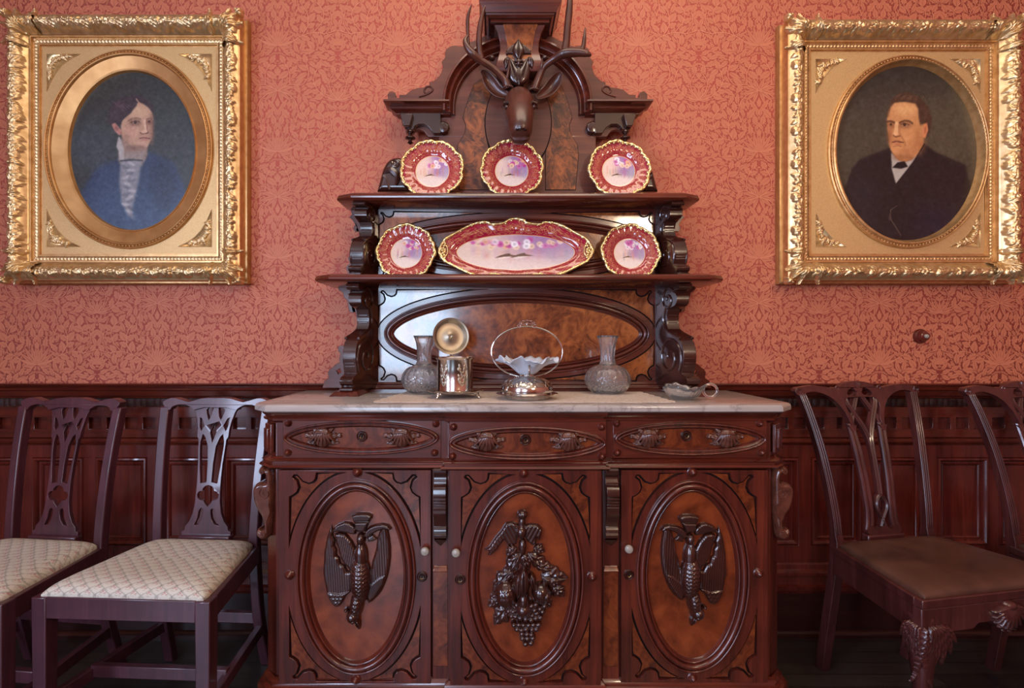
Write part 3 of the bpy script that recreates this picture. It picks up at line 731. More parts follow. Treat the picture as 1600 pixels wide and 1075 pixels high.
    for sx in (1, -1):
        for sz in (1, -1):
            X0, Z0 = cx + sx * (hw - .14), cz + sz * (hh - .15)
            g = 1.0 if w > .06 else .92
            tri = [(0, 0), (.135 * g, 0), (.1 * g, .018), (.07 * g, .038), (.042 * g, .068), (.02 * g, .105), (0, .15 * g)]
            pl = [(X0 - sx * a, Z0 - sz * b) for a, b in tri]
            mb = MB().prism(pl, .0448, .0462, T)
            for (a0, b0), (a1, b1) in zip(tri, tri[1:] + tri[:1]):
                n = int(math.hypot(a1 - a0, b1 - b0) / .0055) + 1
                for i in range(n):
                    mb.ell((X0 - sx * (a0 + (a1 - a0) * i / n), -.0465, Z0 - sz * (b0 + (b1 - b0) * i / n)), (.0018, .0015, .0018), 6, 4)
            r = Rel(-.005, .14, -.005, .155, .0017)
            for i in range(9):
                u = .018 + .0085 * i if i < 5 else .02 + .004 * (9 - i); v = .07 - .012 * i if i < 5 else .03 + .011 * (i - 4)
                u = [.085, .066, .05, .036, .026, .018, .016, .014, .03][i]; v = [.012, .016, .022, .03, .042, .056, .074, .094, .024][i]
                for j in range(5): r.ell(u + .0055 * cos(j * 1.257 + i), v + .0055 * sin(j * 1.257 + i), .0052, .004, j * 1.257 + i, .007, .001)
                r.ell(u, v, .003, .003, 0, .009, .001)
                r.leaf(u, v, rnd.uniform(0, 6.28), .02, .006, .006, .2, 3, .0005)
                r.leaf(u, v, rnd.uniform(0, 6.28), .017, .005, .006, -.2, 3, .0005)
            r.mesh(lambda U, V, Hh, sx=sx, sz=sz: (X0 - sx * U, -(.0462 + Hh), Z0 - sz * V), mb)
            mb.build('corner_spray', M['gold'], t, recalc=False, sharp=0)
    # canvas: a fine sheet whose vertices carry the painting
    nu, nv = int(2 * ka / .0021), int(2 * kb / .0021)
    u, v = np.meshgrid(np.linspace(-1, 1, nu + 1), np.linspace(-1, 1, nv + 1))
    x, z = kx + u * ka * 1.012, kz + v * kb * 1.012
    keep = (u * u + v * v) < 1.02
    idx = np.arange(u.size).reshape(u.shape)
    q = np.stack([idx[:-1, :-1], idx[:-1, 1:], idx[1:, 1:], idx[1:, :-1]], -1)
    q = q[keep[:-1, :-1] & keep[1:, 1:] & keep[:-1, 1:] & keep[1:, :-1]].reshape(-1, 4)
    use = np.unique(q); rm = np.zeros(u.size, int); rm[use] = np.arange(len(use))
    pts = np.stack([x.ravel(), np.full(u.size, -.019), z.ravel()], 1)[use]
    mb = MB(); mb.add(pts.tolist(), rm[q].tolist())
    o = mb.build('canvas', M['canvas'], t, recalc=False, sharp=0)
    s_ = S(-.02); px = VPX + pts[:, 0] * s_; py = HZ - (pts[:, 2] - H) * s_
    set_colors(o, paint.at((px - pbox[0]) / pbox[2], (py - pbox[1]) / pbox[3]))
    return t
def ov(cx, cy, a, b, Y):
    s_ = S(Y); return ((cx - VPX) / s_, H - (cy - HZ) / s_, a / s_, b / s_)
picture('gilt frame at left with oval portrait of a woman in lace collar', X(187, -.1), Z(227, -.1), .476, .543,
        ov(200.7, 233, 132, 156, -.05), ov(208, 236, 99, 124.5, -.02), paint_lady(), (105, 105, 210, 260), 3)
picture('gilt frame at right with oval portrait of a man in black bow tie', X(1418.5, -.1) + .003, Z(231, -.1), .476, .533,
        ov(1419, 237.3, 126, 151, -.05), ov(1416, 239.5, 111, 137, -.02), paint_man(), (1300, 95, 230, 290), 5)
# turned wooden bell push on the wallpaper
bx_, bz_ = P(1437, 525.5, 0)
t = thing('bell_push', 'small turned wooden bell push on the wallpaper below the right portrait', 'bell push', (bx_, 0, bz_))
MB().lathe([(0, .0), (.03, 0), (.031, .005), (.028, .01), (.022, .012), (.02, .016), (.021, .022), (.018, .03), (.012, .033), (.0, .033)], (bx_, 0, bz_), 'y', 32).build('wooden_base', M['wains'], t)
MB().lathe([(.0085, .033), (.0085, .038), (.006, .041), (0, .042)], (bx_, 0, bz_), 'y', 20).build('button', M['porcelain'], t)
# ================================================================== SIDEBOARD
YS, YM, YB = -.515, -.535, -.075
XC = .097
SB = thing('sideboard', 'tall carved walnut sideboard with white marble top and stag head crest against the red wall', 'sideboard', (XC, -.3, 0))
W_, WX, CV, DK, BU, BR = M['mahog'], M['mahog_x'], M['carved'], M['recess_shade'], M['burl'], M['burl_red']
PLAN = lambda u, v, w: (u, v, w)
mx = lambda pts: [(2 * XC - x, z) for x, z in reversed(pts)]
def plan_path(half, yb, yc, cham, yf, mid=None):     # right-back round the front to left-back
    p = [(XC + half, yb), (XC + half, yc), (XC + half - cham, yf)]
    if mid: p += [(mid[1], yf), (mid[1], mid[2]), (mid[0], mid[2]), (mid[0], yf)]
    return p + [(XC - half + cham, yf), (XC - half, yc), (XC - half, yb)]
MID = (X(701, YM), X(940, YM), YM)
zt = .986
# carcass with chamfered corners and a slightly proud middle bay
mb = MB()
body = plan_path(.832, -.06, YS + .042, .042, YS + .006, None)
mb.prism(body, .1, .975, PLAN)
mb.box(MID[0] - .004, MID[1] + .004, YM + .006, YS + .03, .1, .97)
for px0, px1 in ((675.5, 701.5), (941, 967)):
    mb.box(X(px0, YS), X(px1, YS), YS - .004, YS + .03, .1, .97)
mb.build('carcass', W_, SB, bevel=.002)
def ring_moulding(name, prof, mat, half=.832, yc=YS + .042, ch=.042, yf=YS, mid=MID):
    mb = MB(); mb.sweep(plan_path(half, -.06, yc, ch, yf, mid), prof, PLAN, closed=False)
    return mb.build(name, mat, SB)
ring_moulding('plinth', [(0, 0), (.028, 0), (.028, .1), (.022, .112), (.014, .118), (.012, .128), (.004, .136), (.0, .14)], WX)
ring_moulding('waist_moulding', [(0, .802), (.018, .806), (.024, .812), (.02, .818), (.012, .82), (.012, .825), (.017, .829), (.012, .834), (.004, .838), (0, .842)], WX)
ring_moulding('top_moulding', [(0, .95), (.004, .955), (.01, .957), (.012, .964), (.006, .968), (.014, .976), (.018, .986), (0, .988)], WX)
# chamfered corner blocks beside the drawers
for sg in (1, -1):
    mb = MB(); a = Vector((XC + sg * .832, YS + .042, 0)); b = Vector((XC + sg * .79, YS, 0)); d = b - a; n = Vector((sg * .7071, -.7071, 0))
    for q0, q1, h, z0, z1 in ((.12, .88, .012, .852, .945), (.26, .74, .02, .866, .931)):
        lo = [a + d * q0, a + d * q1, a + d * q1 + n * h, a + d * q0 + n * h]
        mb.hexa([p + Vector((0, 0, z0)) for p in lo], [p + Vector((0, 0, z1)) for p in lo])
    mb.build('corner_block', WX, SB, bevel=.003)
# marble top
mb = MB(); rings = []
for z, ins in ((.984, .014), (.9865, .004), (.99, .0), (1.0, 0), (1.005, .001), (1.0095, .0045), (1.012, .011)):
    h = .862 - ins; yf = -.556 + ins; c = .056
    rings.append([(XC + h, -.058, z), (XC + h, -.50 + ins * .4, z), (XC + h - c, yf, z), (XC - h + c, yf, z), (XC - h, -.50 + ins * .4, z), (XC - h, -.058, z)])
mb.loft(rings); mb.build('marble_top', M['marble'], SB, sharp=30)
# ------------------------------------------------------------------ small fittings
def stud(parent, px, py, Y, r, mat, cone=True):
    x, z = P(px, py, Y)
    pr = [(r * 1.25, 0), (r * 1.25, .003), (r, .005), (r * .92, .008)] + ([(r * .35, .008 + r * .8), (0, .008 + r)] if cone else [(r * .8, .014), (r * .4, .0185), (0, .02)])
    return MB().lathe(pr, (x, Y, z), 'y', 20).build('stud', mat, parent, sharp=50)
def escutcheon(parent, px, py, Y, r):
    x, z = P(px, py, Y)
    o = MB().lathe([(r, 0), (r, .003), (r * .86, .0055), (r * .72, .003), (r * .62, .003), (r * .52, .006), (r * .4, .003), (0, .003)], (x, Y, z), 'y', 28).build('escutcheon', M['carved'], parent)
    mb = MB(); T = front(Y)
    hole = ellipse(x, z + r * .16, r * .17, r * .17, 14, -.9, PI + .9, False)
    mb.prism(hole + [(x - r * .12, z - r * .38), (x + r * .12, z - r * .38)], .003, .0037, T)
    mb.lathe([(r * .45, .0028), (r * .42, .0045), (r * .34, .0036)], (x, Y, z), 'y', 24, 1)
    mb.build('keyhole', [DK, M['brass']], parent)
def spandrels(cx, cz, xl, ztop, zbot, A, B, nk=1.0):
    notch = [(0, .076), (.012, .07), (.023, .0615), (.029, .047), (.023, .026), (.009, .015), (.015, .006), (.026, .006), (.035, .016), (.044, .026), (.0615, .032), (.075, .028), (.082, .02), (.085, .0)]
    out = []
    for sx in (1, -1):
        for sz, zt_ in ((1, ztop), (-1, zbot)):
            xo = A * math.sqrt(max(0.0, 1 - (zt_ / B) ** 2)) if zt_ < B else .03
            zo = B * math.sqrt(max(0.0, 1 - (xl / A) ** 2)) if xl < A else .03
            pts = [(xl - a * nk, zt_ - b * nk) for a, b in notch]          # measured from the outer corner
            t0 = math.atan2(min(zt_, B * .999) / B, xo / A); t1 = math.atan2(zo / B, min(xl, A * .999) / A)
            arc = [(A * cos(t0 + (t1 - t0) * i / 18), B * sin(t0 + (t1 - t0) * i / 18)) for i in range(19)]
            arc = [(min(x, xl), min(z, zt_)) for x, z in arc]
            poly = pts + [(x, z) for x, z in arc]
            poly = [(cx + sx * x, cz + sz * z) for x, z in poly]
            if sx * sz < 0: poly.reverse()
            out.append(poly)
    return out
OVP = [(0, .014), (0, .019)] + bead(0, .008, .019, .005) + [(.0095, .016)] + bead(.01, .028, .016, .013, 8) + [(.029, .016)] + bead(.0295, .036, .015, .005) + [(.04, .009), (.043, .005)]
def oval_door(px0, px1, py0, py1, Y, oc, oab):
    x0, x1, z0, z1 = X(px0, Y), X(px1, Y), Z(py1, Y), Z(py0, Y)
    cx, cz = P(oc[0], oc[1], Y); a, b = oab[0] / S(Y), oab[1] / S(Y)
    d = part_empty('door', SB, (cx, Y, z0)); T = front(Y)
    xl = (x1 - x0) / 2 - .034; cxx = (x0 + x1) / 2
    sp = spandrels(cxx, cz, xl, z1 - cz - .008, cz - z0 - .008, a + .028, b + .024)
    rect = [(x0 + .001, z0), (x1 - .001, z0), (x1 - .001, z1), (x0 + .001, z1)]
    MB().prism(rect, .0, .014, T, [list(reversed(p)) for p in sp] + [list(reversed(ellipse(cx, cz, a - .03, b - .03, 90)))]).build('door_frame', W_, d, bevel=.0025)
    for p in sp:
        mb = MB().prism(p, .0005, .0012, T, mi=1); mb.prism(inset(p, .0062), .001, .0075, T); mb.build('burl_inlay', [BR, DK], d)  # near-black backing gives the groove round each inlay a painted shadow
    MB().prism(ellipse(cx, cz, a - .029, b - .029, 90), 0, .0075, T).build('oval_field', M['door_field'], d)
    MB().sweep(ellipse(cx, cz, a, b, 120), OVP, T).build('oval_moulding', W_, d)
    return d, cx, cz
d1, c1x, c1z = oval_door(437.6, 674.5, 733, 1064, YS, (558.7, 898), (92.5, 151))
d2, c2x, c2z = oval_door(703.5, 938, 733, 1066, YM, (819.9, 901), (91, 151))
d3, c3x, c3z = oval_door(968.6, 1196.4, 733, 1062, YS, (1079.5, 897), (88, 149))
YF1, YF2 = YS - .014, YM - .014
for d, Y, L in ((d1, YF1, [(558.7, 737.5), (453, 898), (556, 1061)]), (d2, YF2, [(818, 739), (924.5, 900.5), (819, 1063)]), (d3, YF1, [(1081, 737.5), (1184, 895), (1081, 1058)])):
    for px, py in L: stud(d, px, py, Y, .0125, W_)
for d, Y, px, py in ((d1, YF1, 665, 858.5), (d2, YF2, 713, 861), (d3, YF1, 980.7, 855)):
    x, z = P(px, py, Y)
    MB().lathe([(.007, 0), (.006, .006), (.0125, .012), (.0135, .017), (.011, .022), (.005, .0245), (0, .025)], (x, Y, z), 'y', 22).build('knob', M['porcelain'], d, label='small pale knob')
for d, Y, px, py in ((d1, YF1, 659.6, 900.5), (d2, YF2, 719, 905), (d3, YF1, 982.4, 897.6)): escutcheon(d, px, py, Y, .0165)
# pilasters with fluted corbels between the doors
for px0, px1 in ((675.5, 701.5), (941, 967)):
    Y = YS - .004; x0, x1 = X(px0, Y), X(px1, Y); xm = (x0 + x1) / 2; w = .0195
    T = lambda u, v, q: (xm + q, Y - u, v)
    prof = [(0, 733), (.022, 733), (.027, 736), (.027, 740), (.022, 744), (.014, 747), (.014, 751), (.02, 755), (.02, 758), (.034, 761), (.039, 766), (.04, 775)]
    py = 777
    for i in range(6): prof += [(.036, py), (.041 - .0012 * i, py + 1), (.0405 - .0012 * i, py + 4)]; py += 5
    prof += [(.026, 812), (.019, 820), (.017, 825), (.023, 829), (.024, 832), (.018, 834), (.024, 838), (.023, 842), (.016, 845), (0, 847)]
    p = [(a, Z(b, Y - .03)) for a, b in prof]
    mb = MB().prism(p, -w, w, T)
    zt_ = p[-1][1]; mb.hexa([(xm - w, Y, zt_), (xm + w, Y, zt_), (xm + w, Y - .016, zt_), (xm - w, Y - .016, zt_)], [(xm - .002, Y, zt_ - .022), (xm + .002, Y, zt_ - .022), (xm + .002, Y - .002, zt_ - .022), (xm - .002, Y - .002, zt_ - .022)])
    mb.build('corbel', CV, SB, bevel=.0025)
    mb = MB(); za, zb = Z(1040, Y), Z(885, Y)
    mb.prism([(x0 + .004, za), (x1 - .004, za), (x1 - .004, zb), (x0 + .004, zb)], 0, .004, front(Y))
    mb.hexa([(x0 + .002, Y, zb - .018), (x1 - .002, Y, zb - .018), (x1 - .002, Y - .012, zb - .012), (x0 + .002, Y - .012, zb - .012)], [(x0 + .004, Y, zb + .004), (x1 - .004, Y, zb + .004), (x1 - .006, Y - .006, zb), (x0 + .006, Y - .006, zb)])
    mb.build('pilaster_panel', BR, SB, bevel=.0015)
# carved scrolls hanging at the chamfered corners
def spiral(c, r0, turns, n=40, shrink=.82, sg=1, a0=0.):
    return [(c[0] + sg * r0 * (1 - shrink * i / n) * cos(a0 + turns * 2 * PI * i / n), c[1] + r0 * (1 - shrink * i / n) * sin(a0 + turns * 2 * PI * i / n)) for i in range(n + 1)]
sc = [(130, 492), (105, 480), (84, 492), (80, 516), (96, 536), (118, 530), (130, 548), (128, 590), (82, 592), (52, 612), (40, 650), (46, 710), (66, 770), (96, 815), (112, 860), (118, 900), (104, 916), (84, 906), (66, 920), (68, 955), (92, 982), (122, 985), (150, 962), (162, 900), (172, 830), (180, 600), (172, 520), (154, 490)]
for sg in (1, -1):
    Y = YS + .018; p = [P(390 + x / 4.475, 620 + y / 4.475, Y) for x, y in sc]
    p = spline(p, 3, True)
    if sg > 0: p = mx(p)
    T = front(Y); mb = MB().prism(p, -.03, .006, T)
    xs_ = [u for u, v in p]; zs_ = [v for u, v in p]
    r = Rel(min(xs_) - .002, max(xs_) + .002, min(zs_) - .002, max(zs_) + .002, .0013); r.poly(p, .02, .012, .002)
    r.mesh(lambda U, V, Hh: (U, Y - .005 - Hh, V), mb)
    c = P(390 + 128 / 4.475, 620 + 660 / 4.475, Y); c2 = P(390 + 120 / 4.475, 620 + 940 / 4.475, Y); c3 = P(390 + 112 / 4.475, 620 + 510 / 4.475, Y)
    for cc, r, a0 in ((c, .0185, 2.2), (c2, .0085, 1.), (c3, .008, 1.)):
        q = spiral(cc, r, 1.4, 36, .8, 1, a0)
        if sg > 0: q = [(2 * XC - x, z) for x, z in q]
        mb.tube([(x, Y - .0265, z) for x, z in q], .0036, 6)
    q = [P(390 + x / 4.475, 620 + y / 4.475, Y) for x, y in ((150, 730), (160, 790), (140, 850), (140, 930))]
    if sg > 0: q = [(2 * XC - x, z) for x, z in q]
    mb.tube([(x, Y - .025, z) for x, z in spline(q, 5)], .0048, 6)
    mb.build('corner_scroll', M['pull'], SB, recalc=False)
# ------------------------------------------------------------------ drawers
HP = [(540, 460), (600, 430), (640, 470), (690, 400), (720, 340), (860, 300), (960, 320), (980, 370), (1080, 370), (1100, 410), (1080, 440), (1130, 470), (1210, 470), (1215, 510), (1130, 580), (1080, 600), (990, 590), (960, 655), (860, 640), (700, 640), (660, 600), (590, 540)]
def handle(parent, px, py, Y, sg):
    cx, cz = P(px, py, Y)
    r = Rel(cx - .058, cx + .058, cz - .034, cz + .032, .001)
    for e in (1, -1):                    # side leaves curling outwards and up
        a = lambda q: q if e > 0 else PI - q
        r.leaf(cx + e * .012, cz - .002, a(.02), .041, .0105, .011, .28 * e, 3, .003, .3); r.leaf(cx + e * .01, cz - .012, a(-.42), .036, .009, .009, .3 * e, 3, .003, .3)
        r.leaf(cx + e * .008, cz + .012, a(.35), .027, .008, .01, .2 * e, 0, .004, .3); r.ell(cx + e * .047, cz + .002, .0055, .0055, 0, .008, .003)
    r.ell(cx, cz - .004, .024, .025, 0, .012, .008)
    for i in range(-3, 4):               # drooping fluted shell
        r.leaf(cx + i * .0032, cz + .025, -PI / 2 + i * .135, .053 - .0016 * abs(i), .0062, .012, .06 * i, 0, .016 - .001 * abs(i), .2, .62)
    r.ell(cx, cz + .021, .013, .006, 0, .012, .012); r.strip([(cx - .016, cz + .013), (cx, cz + .0155), (cx + .016, cz + .013)], .0022, .003, .026)
    mb = MB(); r.mesh(lambda U, V, Hh: (U, Y - Hh, V), mb); mb.v = [(cx + (x - cx) * 1.12, y, cz + (z - cz) * 1.12) for x, y, z in mb.v]; mb.build('handle', M['pull'], parent, recalc=False, sharp=0)
DP = [(0, .0), (0, .008)] + bead(0, .009, .008, .007) + [(.0105, .007)] + bead(.011, .018, .007, .006) + [(.02, .003), (.022, .001)]
def drawer(px0, px1, py0, py1, Y, oc, oab, handles, key, studs):
    x0, x1, z0, z1 = X(px0, Y), X(px1, Y), Z(py1, Y), Z(py0, Y); cx, cz = P(oc[0], oc[1], Y); a, b = oab[0] / S(Y), oab[1] / S(Y)
    d = part_empty('drawer', SB, (cx, Y, cz)); T = front(Y)
    MB().prism([(x0, z0), (x1, z0), (x1, z1), (x0, z1)], -.004, .006, T).build('drawer_front', WX, d, bevel=.0015)
    MB().prism(ellipse(cx, cz, a - .02, b - .018, 90), .004, .0072, T).build('burl_field', BR, d)
    MB().sweep(ellipse(cx, cz, a, b, 140), [(n, h + .006) for n, h in DP], T).build('oval_moulding', W_, d)
    for px, sg in zip((handles[0], handles[1]), (1, -1)): handle(d, px, handles[2], Y - .0065, sg)
    escutcheon(d, key[0], key[1], Y - .0065, .0175)
    for px, py in studs: stud(d, px, py, Y - .006, .0095, W_)
drawer(443, 689.5, 653.5, 715, YS, (566, 683), (120.5, 27), (506, 628.5, 682), (566, 681.5), [(450.5, 661), (681, 662), (450, 707), (679, 707)])
drawer(702, 946.5, 658, 719, YM, (823.5, 691.5), (122, 26.5), (760.5, 888, 688.5), (821, 687), [(708.6, 667), (939.8, 667), (707, 712.5), (940, 713)])
drawer(957, 1196.5, 653.5, 715, YS, (1076, 684.5), (117.5, 26), (1012, 1133, 683.5), (1072, 681), [(963, 661.5), (1186.5, 661.5), (964, 707), (1189, 707)])
# ------------------------------------------------------------------ door carvings
def carve(door, x0, x1, y0, y1, crop, k, Y, fn, flip=False):
    r = Rel(0, (x1 - x0) / k, 0, (y1 - y0) / k, 1.0)          # works in picture-zoom units, then scaled to metres
    return r
def relief_part(door, Y, px0, py0, zoom, w, h, fn, flip=None, name='carving'):
    sc_ = 1 / zoom / S(Y)
    r = Rel(0, w, -h, 0, 2.3); fn(r)
    ox, oz = P(px0, py0, Y)
    def T(U, V, Hh):
        x = ox + U * sc_
        return (x if flip is None else 2 * flip - x), Y - Hh * sc_, oz + V * sc_
    mb = MB(); r.mesh(T, mb); return mb.build(name, CV, door, recalc=False, sharp=0)
N = lambda pts: [(x, -y) for x, y in pts]
def bird(r):
    st = lambda a0, f: (lambda U, V: 2.0 * np.abs(np.sin((U * cos(a0) + V * sin(a0)) / (f * .75))))
    r.poly(N([(140, 190), (105, 280), (84, 400), (76, 560), (88, 630), (102, 700), (122, 752), (150, 798), (180, 816), (206, 806), (230, 776), (250, 735), (300, 690), (320, 560), (290, 540), (262, 545), (240, 500), (212, 485), (200, 440), (182, 425), (180, 380), (164, 350), (170, 310), (152, 270), (156, 240)]), 26, 26, 3, st(.06, 7.5))
    r.poly(N([(166, 258), (200, 246), (250, 256), (296, 310), (330, 380), (342, 480), (330, 620), (296, 610), (280, 540), (262, 512), (236, 490), (218, 458), (202, 420), (192, 370), (176, 330)]), 30, 24, 4, st(-.18, 7))
    r.poly(N([(102, 695), (140, 690), (200, 700), (300, 680), (250, 735), (230, 776), (206, 806), (180, 816), (150, 798), (122, 752)]), 34, 20, 4, lambda U, V: 3 * np.abs(np.sin(U / 9 + np.floor(V / 14)) * np.sin(V / 9)))
    r.poly(N([(556, 182), (572, 230), (584, 290), (592, 360), (593, 430), (586, 500), (572, 570), (552, 632), (526, 690), (490, 738), (452, 774), (424, 790), (408, 760), (412, 690), (424, 620), (438, 550), (450, 470), (478, 380), (488, 290), (520, 210)]), 24, 26, 3, st(.05, 8))
    r.poly(N([(560, 560), (545, 640), (480, 740), (424, 790), (410, 735), (430, 640), (500, 580)]), 30, 20, 4, st(.5, 7))
    r.poly(N([(294, 112), (330, 100), (372, 97), (420, 100), (456, 116), (452, 140), (430, 165), (310, 165)]), 40, 18, 6, st(0, 6.5))
    r.poly(N([(310, 160), (440, 155), (418, 200), (400, 240), (335, 240), (322, 200)]), 44, 20, 4, st(0.02, 6))
    r.poly(N([(150, 245), (165, 205), (190, 182), (240, 164), (285, 172), (318, 195), (336, 222), (326, 262), (290, 260), (250, 246), (200, 240)]), 34, 16, 5, st(.2, 6))
    r.poly(N([(384, 272), (400, 232), (430, 205), (470, 186), (530, 178), (575, 190), (600, 222), (580, 232), (540, 222), (490, 240), (450, 262), (420, 296)]), 34, 16, 5, st(-.2, 6))
    r.poly(N([(414, 290), (455, 262), (492, 300), (455, 316), (418, 322)]), 22, 14, 3)
    r.ell(365, -300, 34, 52, 0, 52, 4); r.ell(362, -360, 24, 60, 0, 48, 4); r.ell(368, -440, 52, 125, .03, 66, 4)
    scale = lambda a, b: 5 * np.abs(np.sin(a / 11 + (np.floor(b / 15) % 2) * 1.57) * np.cos(b / 15 * 1.57))
    r.ell(364, -600, 82, 185, .03, 92, 4, scale); r.ell(335, -790, 54, 110, -.12, 78, 4, scale)
    r.ell(308, -880, 54, 56, 0, 78, 6); r.ell(318, -905, 12, 12, 0, 6, 76)
    r.leaf(330, -895, -1.25, 92, 22, 52, 0, 0, 8, .5)
    r.leaf(270, -835, 2.7, 30, 16, 30, 0, 0, 30, 0)
BIRD_K = 1.0
relief_part(d1, YS - .0075, 490, 780, 4.886, 640, 1000, bird)
def bird2(r):                         # mirrored bird, a little shorter
    bird(r)
# the right-hand bird: same carving seen in mirror image, placed by the tail and beak
sc2 = 4.886 * (980 - 97) / (990 - 0 - 97) * 1.0
fx = X(1077, YS - .0075)
r_ = Rel(0, 640, -1000, 0, 2.3); bird(r_)
k_ = (975 - 803) / (980 - 100.) / S(YS - .0075) * 1.0
def T3(U, V, Hh): return fx - (U - 365) * k_ * 1.02, YS - .0075 - Hh * k_, Z(803, YS - .0075) + (V + 100) * k_
mb = MB(); r_.mesh(T3, mb); mb.build('carving', CV, d3, recalc=False, sharp=0)
def fruit(r):
    st = lambda a0, f: (lambda U, V: 3.5 * np.abs(np.sin((U * cos(a0) + V * sin(a0)) / f)))
    r.poly(N([(78, 345), (110, 322), (150, 260), (190, 215), (225, 160), (270, 152), (310, 170), (312, 230), (300, 310), (240, 316), (215, 280), (180, 325), (165, 350), (120, 388), (98, 384), (108, 358)]), 26, 18, 4, st(.5, 8))
    r.poly(N([(355, 175), (400, 165), (450, 172), (482, 205), (475, 245), (462, 285), (440, 262), (440, 310), (410, 318), (375, 290), (352, 250)]), 28, 18, 4, st(-.5, 8))
    r.ell(340, -105, 38, 34, 0, 36, 6, lambda a, b: 4 * np.abs(np.sin(a / 6))); r.ell(338, -160, 26, 50, 0, 34, 4); r.ell(332, -220, 42, 50, 0, 62, 6)
    r.ell(342, -330, 28, 60, 0, 36, 4)
    for u, v, a, L, W in ((300, 330, 3.7, 90, 34), (420, 330, -.5, 80, 34), (330, 370, 4.0, 190, 42), (380, 370, -.75, 190, 40), (350, 380, -1.35, 120, 30), (430, 450, -.35, 150, 34), (470, 530, -.2, 180, 60), (280, 480, 3.85, 210, 46), (540, 540, -1.0, 90, 36), (200, 600, 4.35, 190, 44), (180, 690, 3.6, 90, 36), (250, 740, 3.9, 160, 56), (300, 700, 4.2, 120, 40), (500, 690, -1.1, 70, 26), (560, 600, -.9, 100, 40)):
        r.leaf(u, -v, a, L * 1.05, W * 1.35, 34, .12, 3, 8, .4)
    r.ell(225, -655, 78, 96, .1, 86, 8, lambda a, b: 4 * np.abs(np.sin(a / 9)) * np.abs(np.sin(b / 11)))
    r.ell(468, -640, 66, 70, 0, 82, 8); r.ell(505, -655, 40, 48, 0, 84, 4)
    r.ell(330, -580, 62, 90, 0, 78, 14); r.ell(345, -690, 44, 90, 0, 90, 10); r.ell(345, -745, 62, 62, 0, 100, 8)
    r.leaf(345, -460, -1.57, 210, 40, 40, 0, 0, 70, .5); r.leaf(310, -500, -1.5, 170, 30, 34, -.1, 0, 66, .5); r.leaf(400, -500, -1.45, 130, 26, 40, .1, 0, 50, .5)
    rnd = random.Random(3)
    for row in range(9):
        y = 730 + row * 33; n = [10, 9, 8, 7, 6, 5, 3, 3, 2][row]; c = 352 + row * 3.5
        for i in range(n):
            r.ell(c + (i - (n - 1) / 2) * 34 + rnd.uniform(-4, 4), -(y + rnd.uniform(-6, 6) - abs(i - n / 2) * (8 if row < 4 else 0)), 21, 21, 0, 24 + rnd.uniform(0, 8), 20 + 4 * (n / 2 - abs(i - n / 2)))
relief_part(d2, YM - .0075, 740, 780, 4.481, 717, 1040, fruit)
# ------------------------------------------------------------------ backboard with two shelves
YBK = -.058
zm = 1.012
L0, L1 = X(588, YB), X(1026, YB)
z_lo0, z_lo1, z_hi0, z_hi1 = 1.427, 1.4547, 1.742, 1.771
def back_panel(pyc, a, b, z0, z1):
    cx, cz = P(807, pyc, YB); a, b = a / S(YB), b / S(YB); T = front(YB)
    xl = (L1 - L0) / 2 - .008; cxx = (L0 + L1) / 2
    sp = spandrels(cxx, cz, xl, z1 - cz - .006, cz - z0 - .006, max(a + .02, xl + .004), b + .02, .85 if z1 - z0 > .3 else .7)
    t = part_empty('back_panel', SB, (cx, YB, z0))
    MB().prism([(L0, z0), (L1, z0), (L1, z1), (L0, z1)], -.012, .0, T, [list(reversed(p)) for p in sp] + [list(reversed(ellipse(cx, cz, a - .03, b - .03, 100)))]).build('panel_frame', WX, t, bevel=.0015)
    for p in sp:
        mb = MB().prism(p, -.0115, -.0108, T, mi=1); mb.prism(inset(p, .0056), -.011, -.003, T); mb.build('burl_inlay', [BU, DK], t)  # same painted groove shadow behind the back panel inlays
    MB().prism(ellipse(cx, cz, a - .029, b - .029, 100), -.011, -.004, T).build('oval_field', BU, t)
    pr = [(0, 0), (0, .004)] + bead(0, .008, .004, .005) + [(.009, .003)] + bead(.0095, .026, .003, .012, 8) + bead(.027, .034, .001, .005) + [(.04, -.003)]
    MB().sweep(ellipse(cx, cz, a, b, 140), pr, T).build('oval_moulding', WX, t)
back_panel(521.5, 207, 63.5, zm + .03, z_lo0)
back_panel(384.5, 207, 44, z_lo1, z_hi0)
mb = MB().box(L0 - .07, L1 + .07, YBK - .004, YBK, zm, 1.78)
mb.sweep([(L0 - .02, zm), (L1 + .02, zm)], [(0, 0), (0, .034), (.008, .034), (.014, .026), (.024, .022), (.028, .012), (.036, .008), (.036, 0)], front(YB), closed=False)
mb.build('backboard', WX, SB)
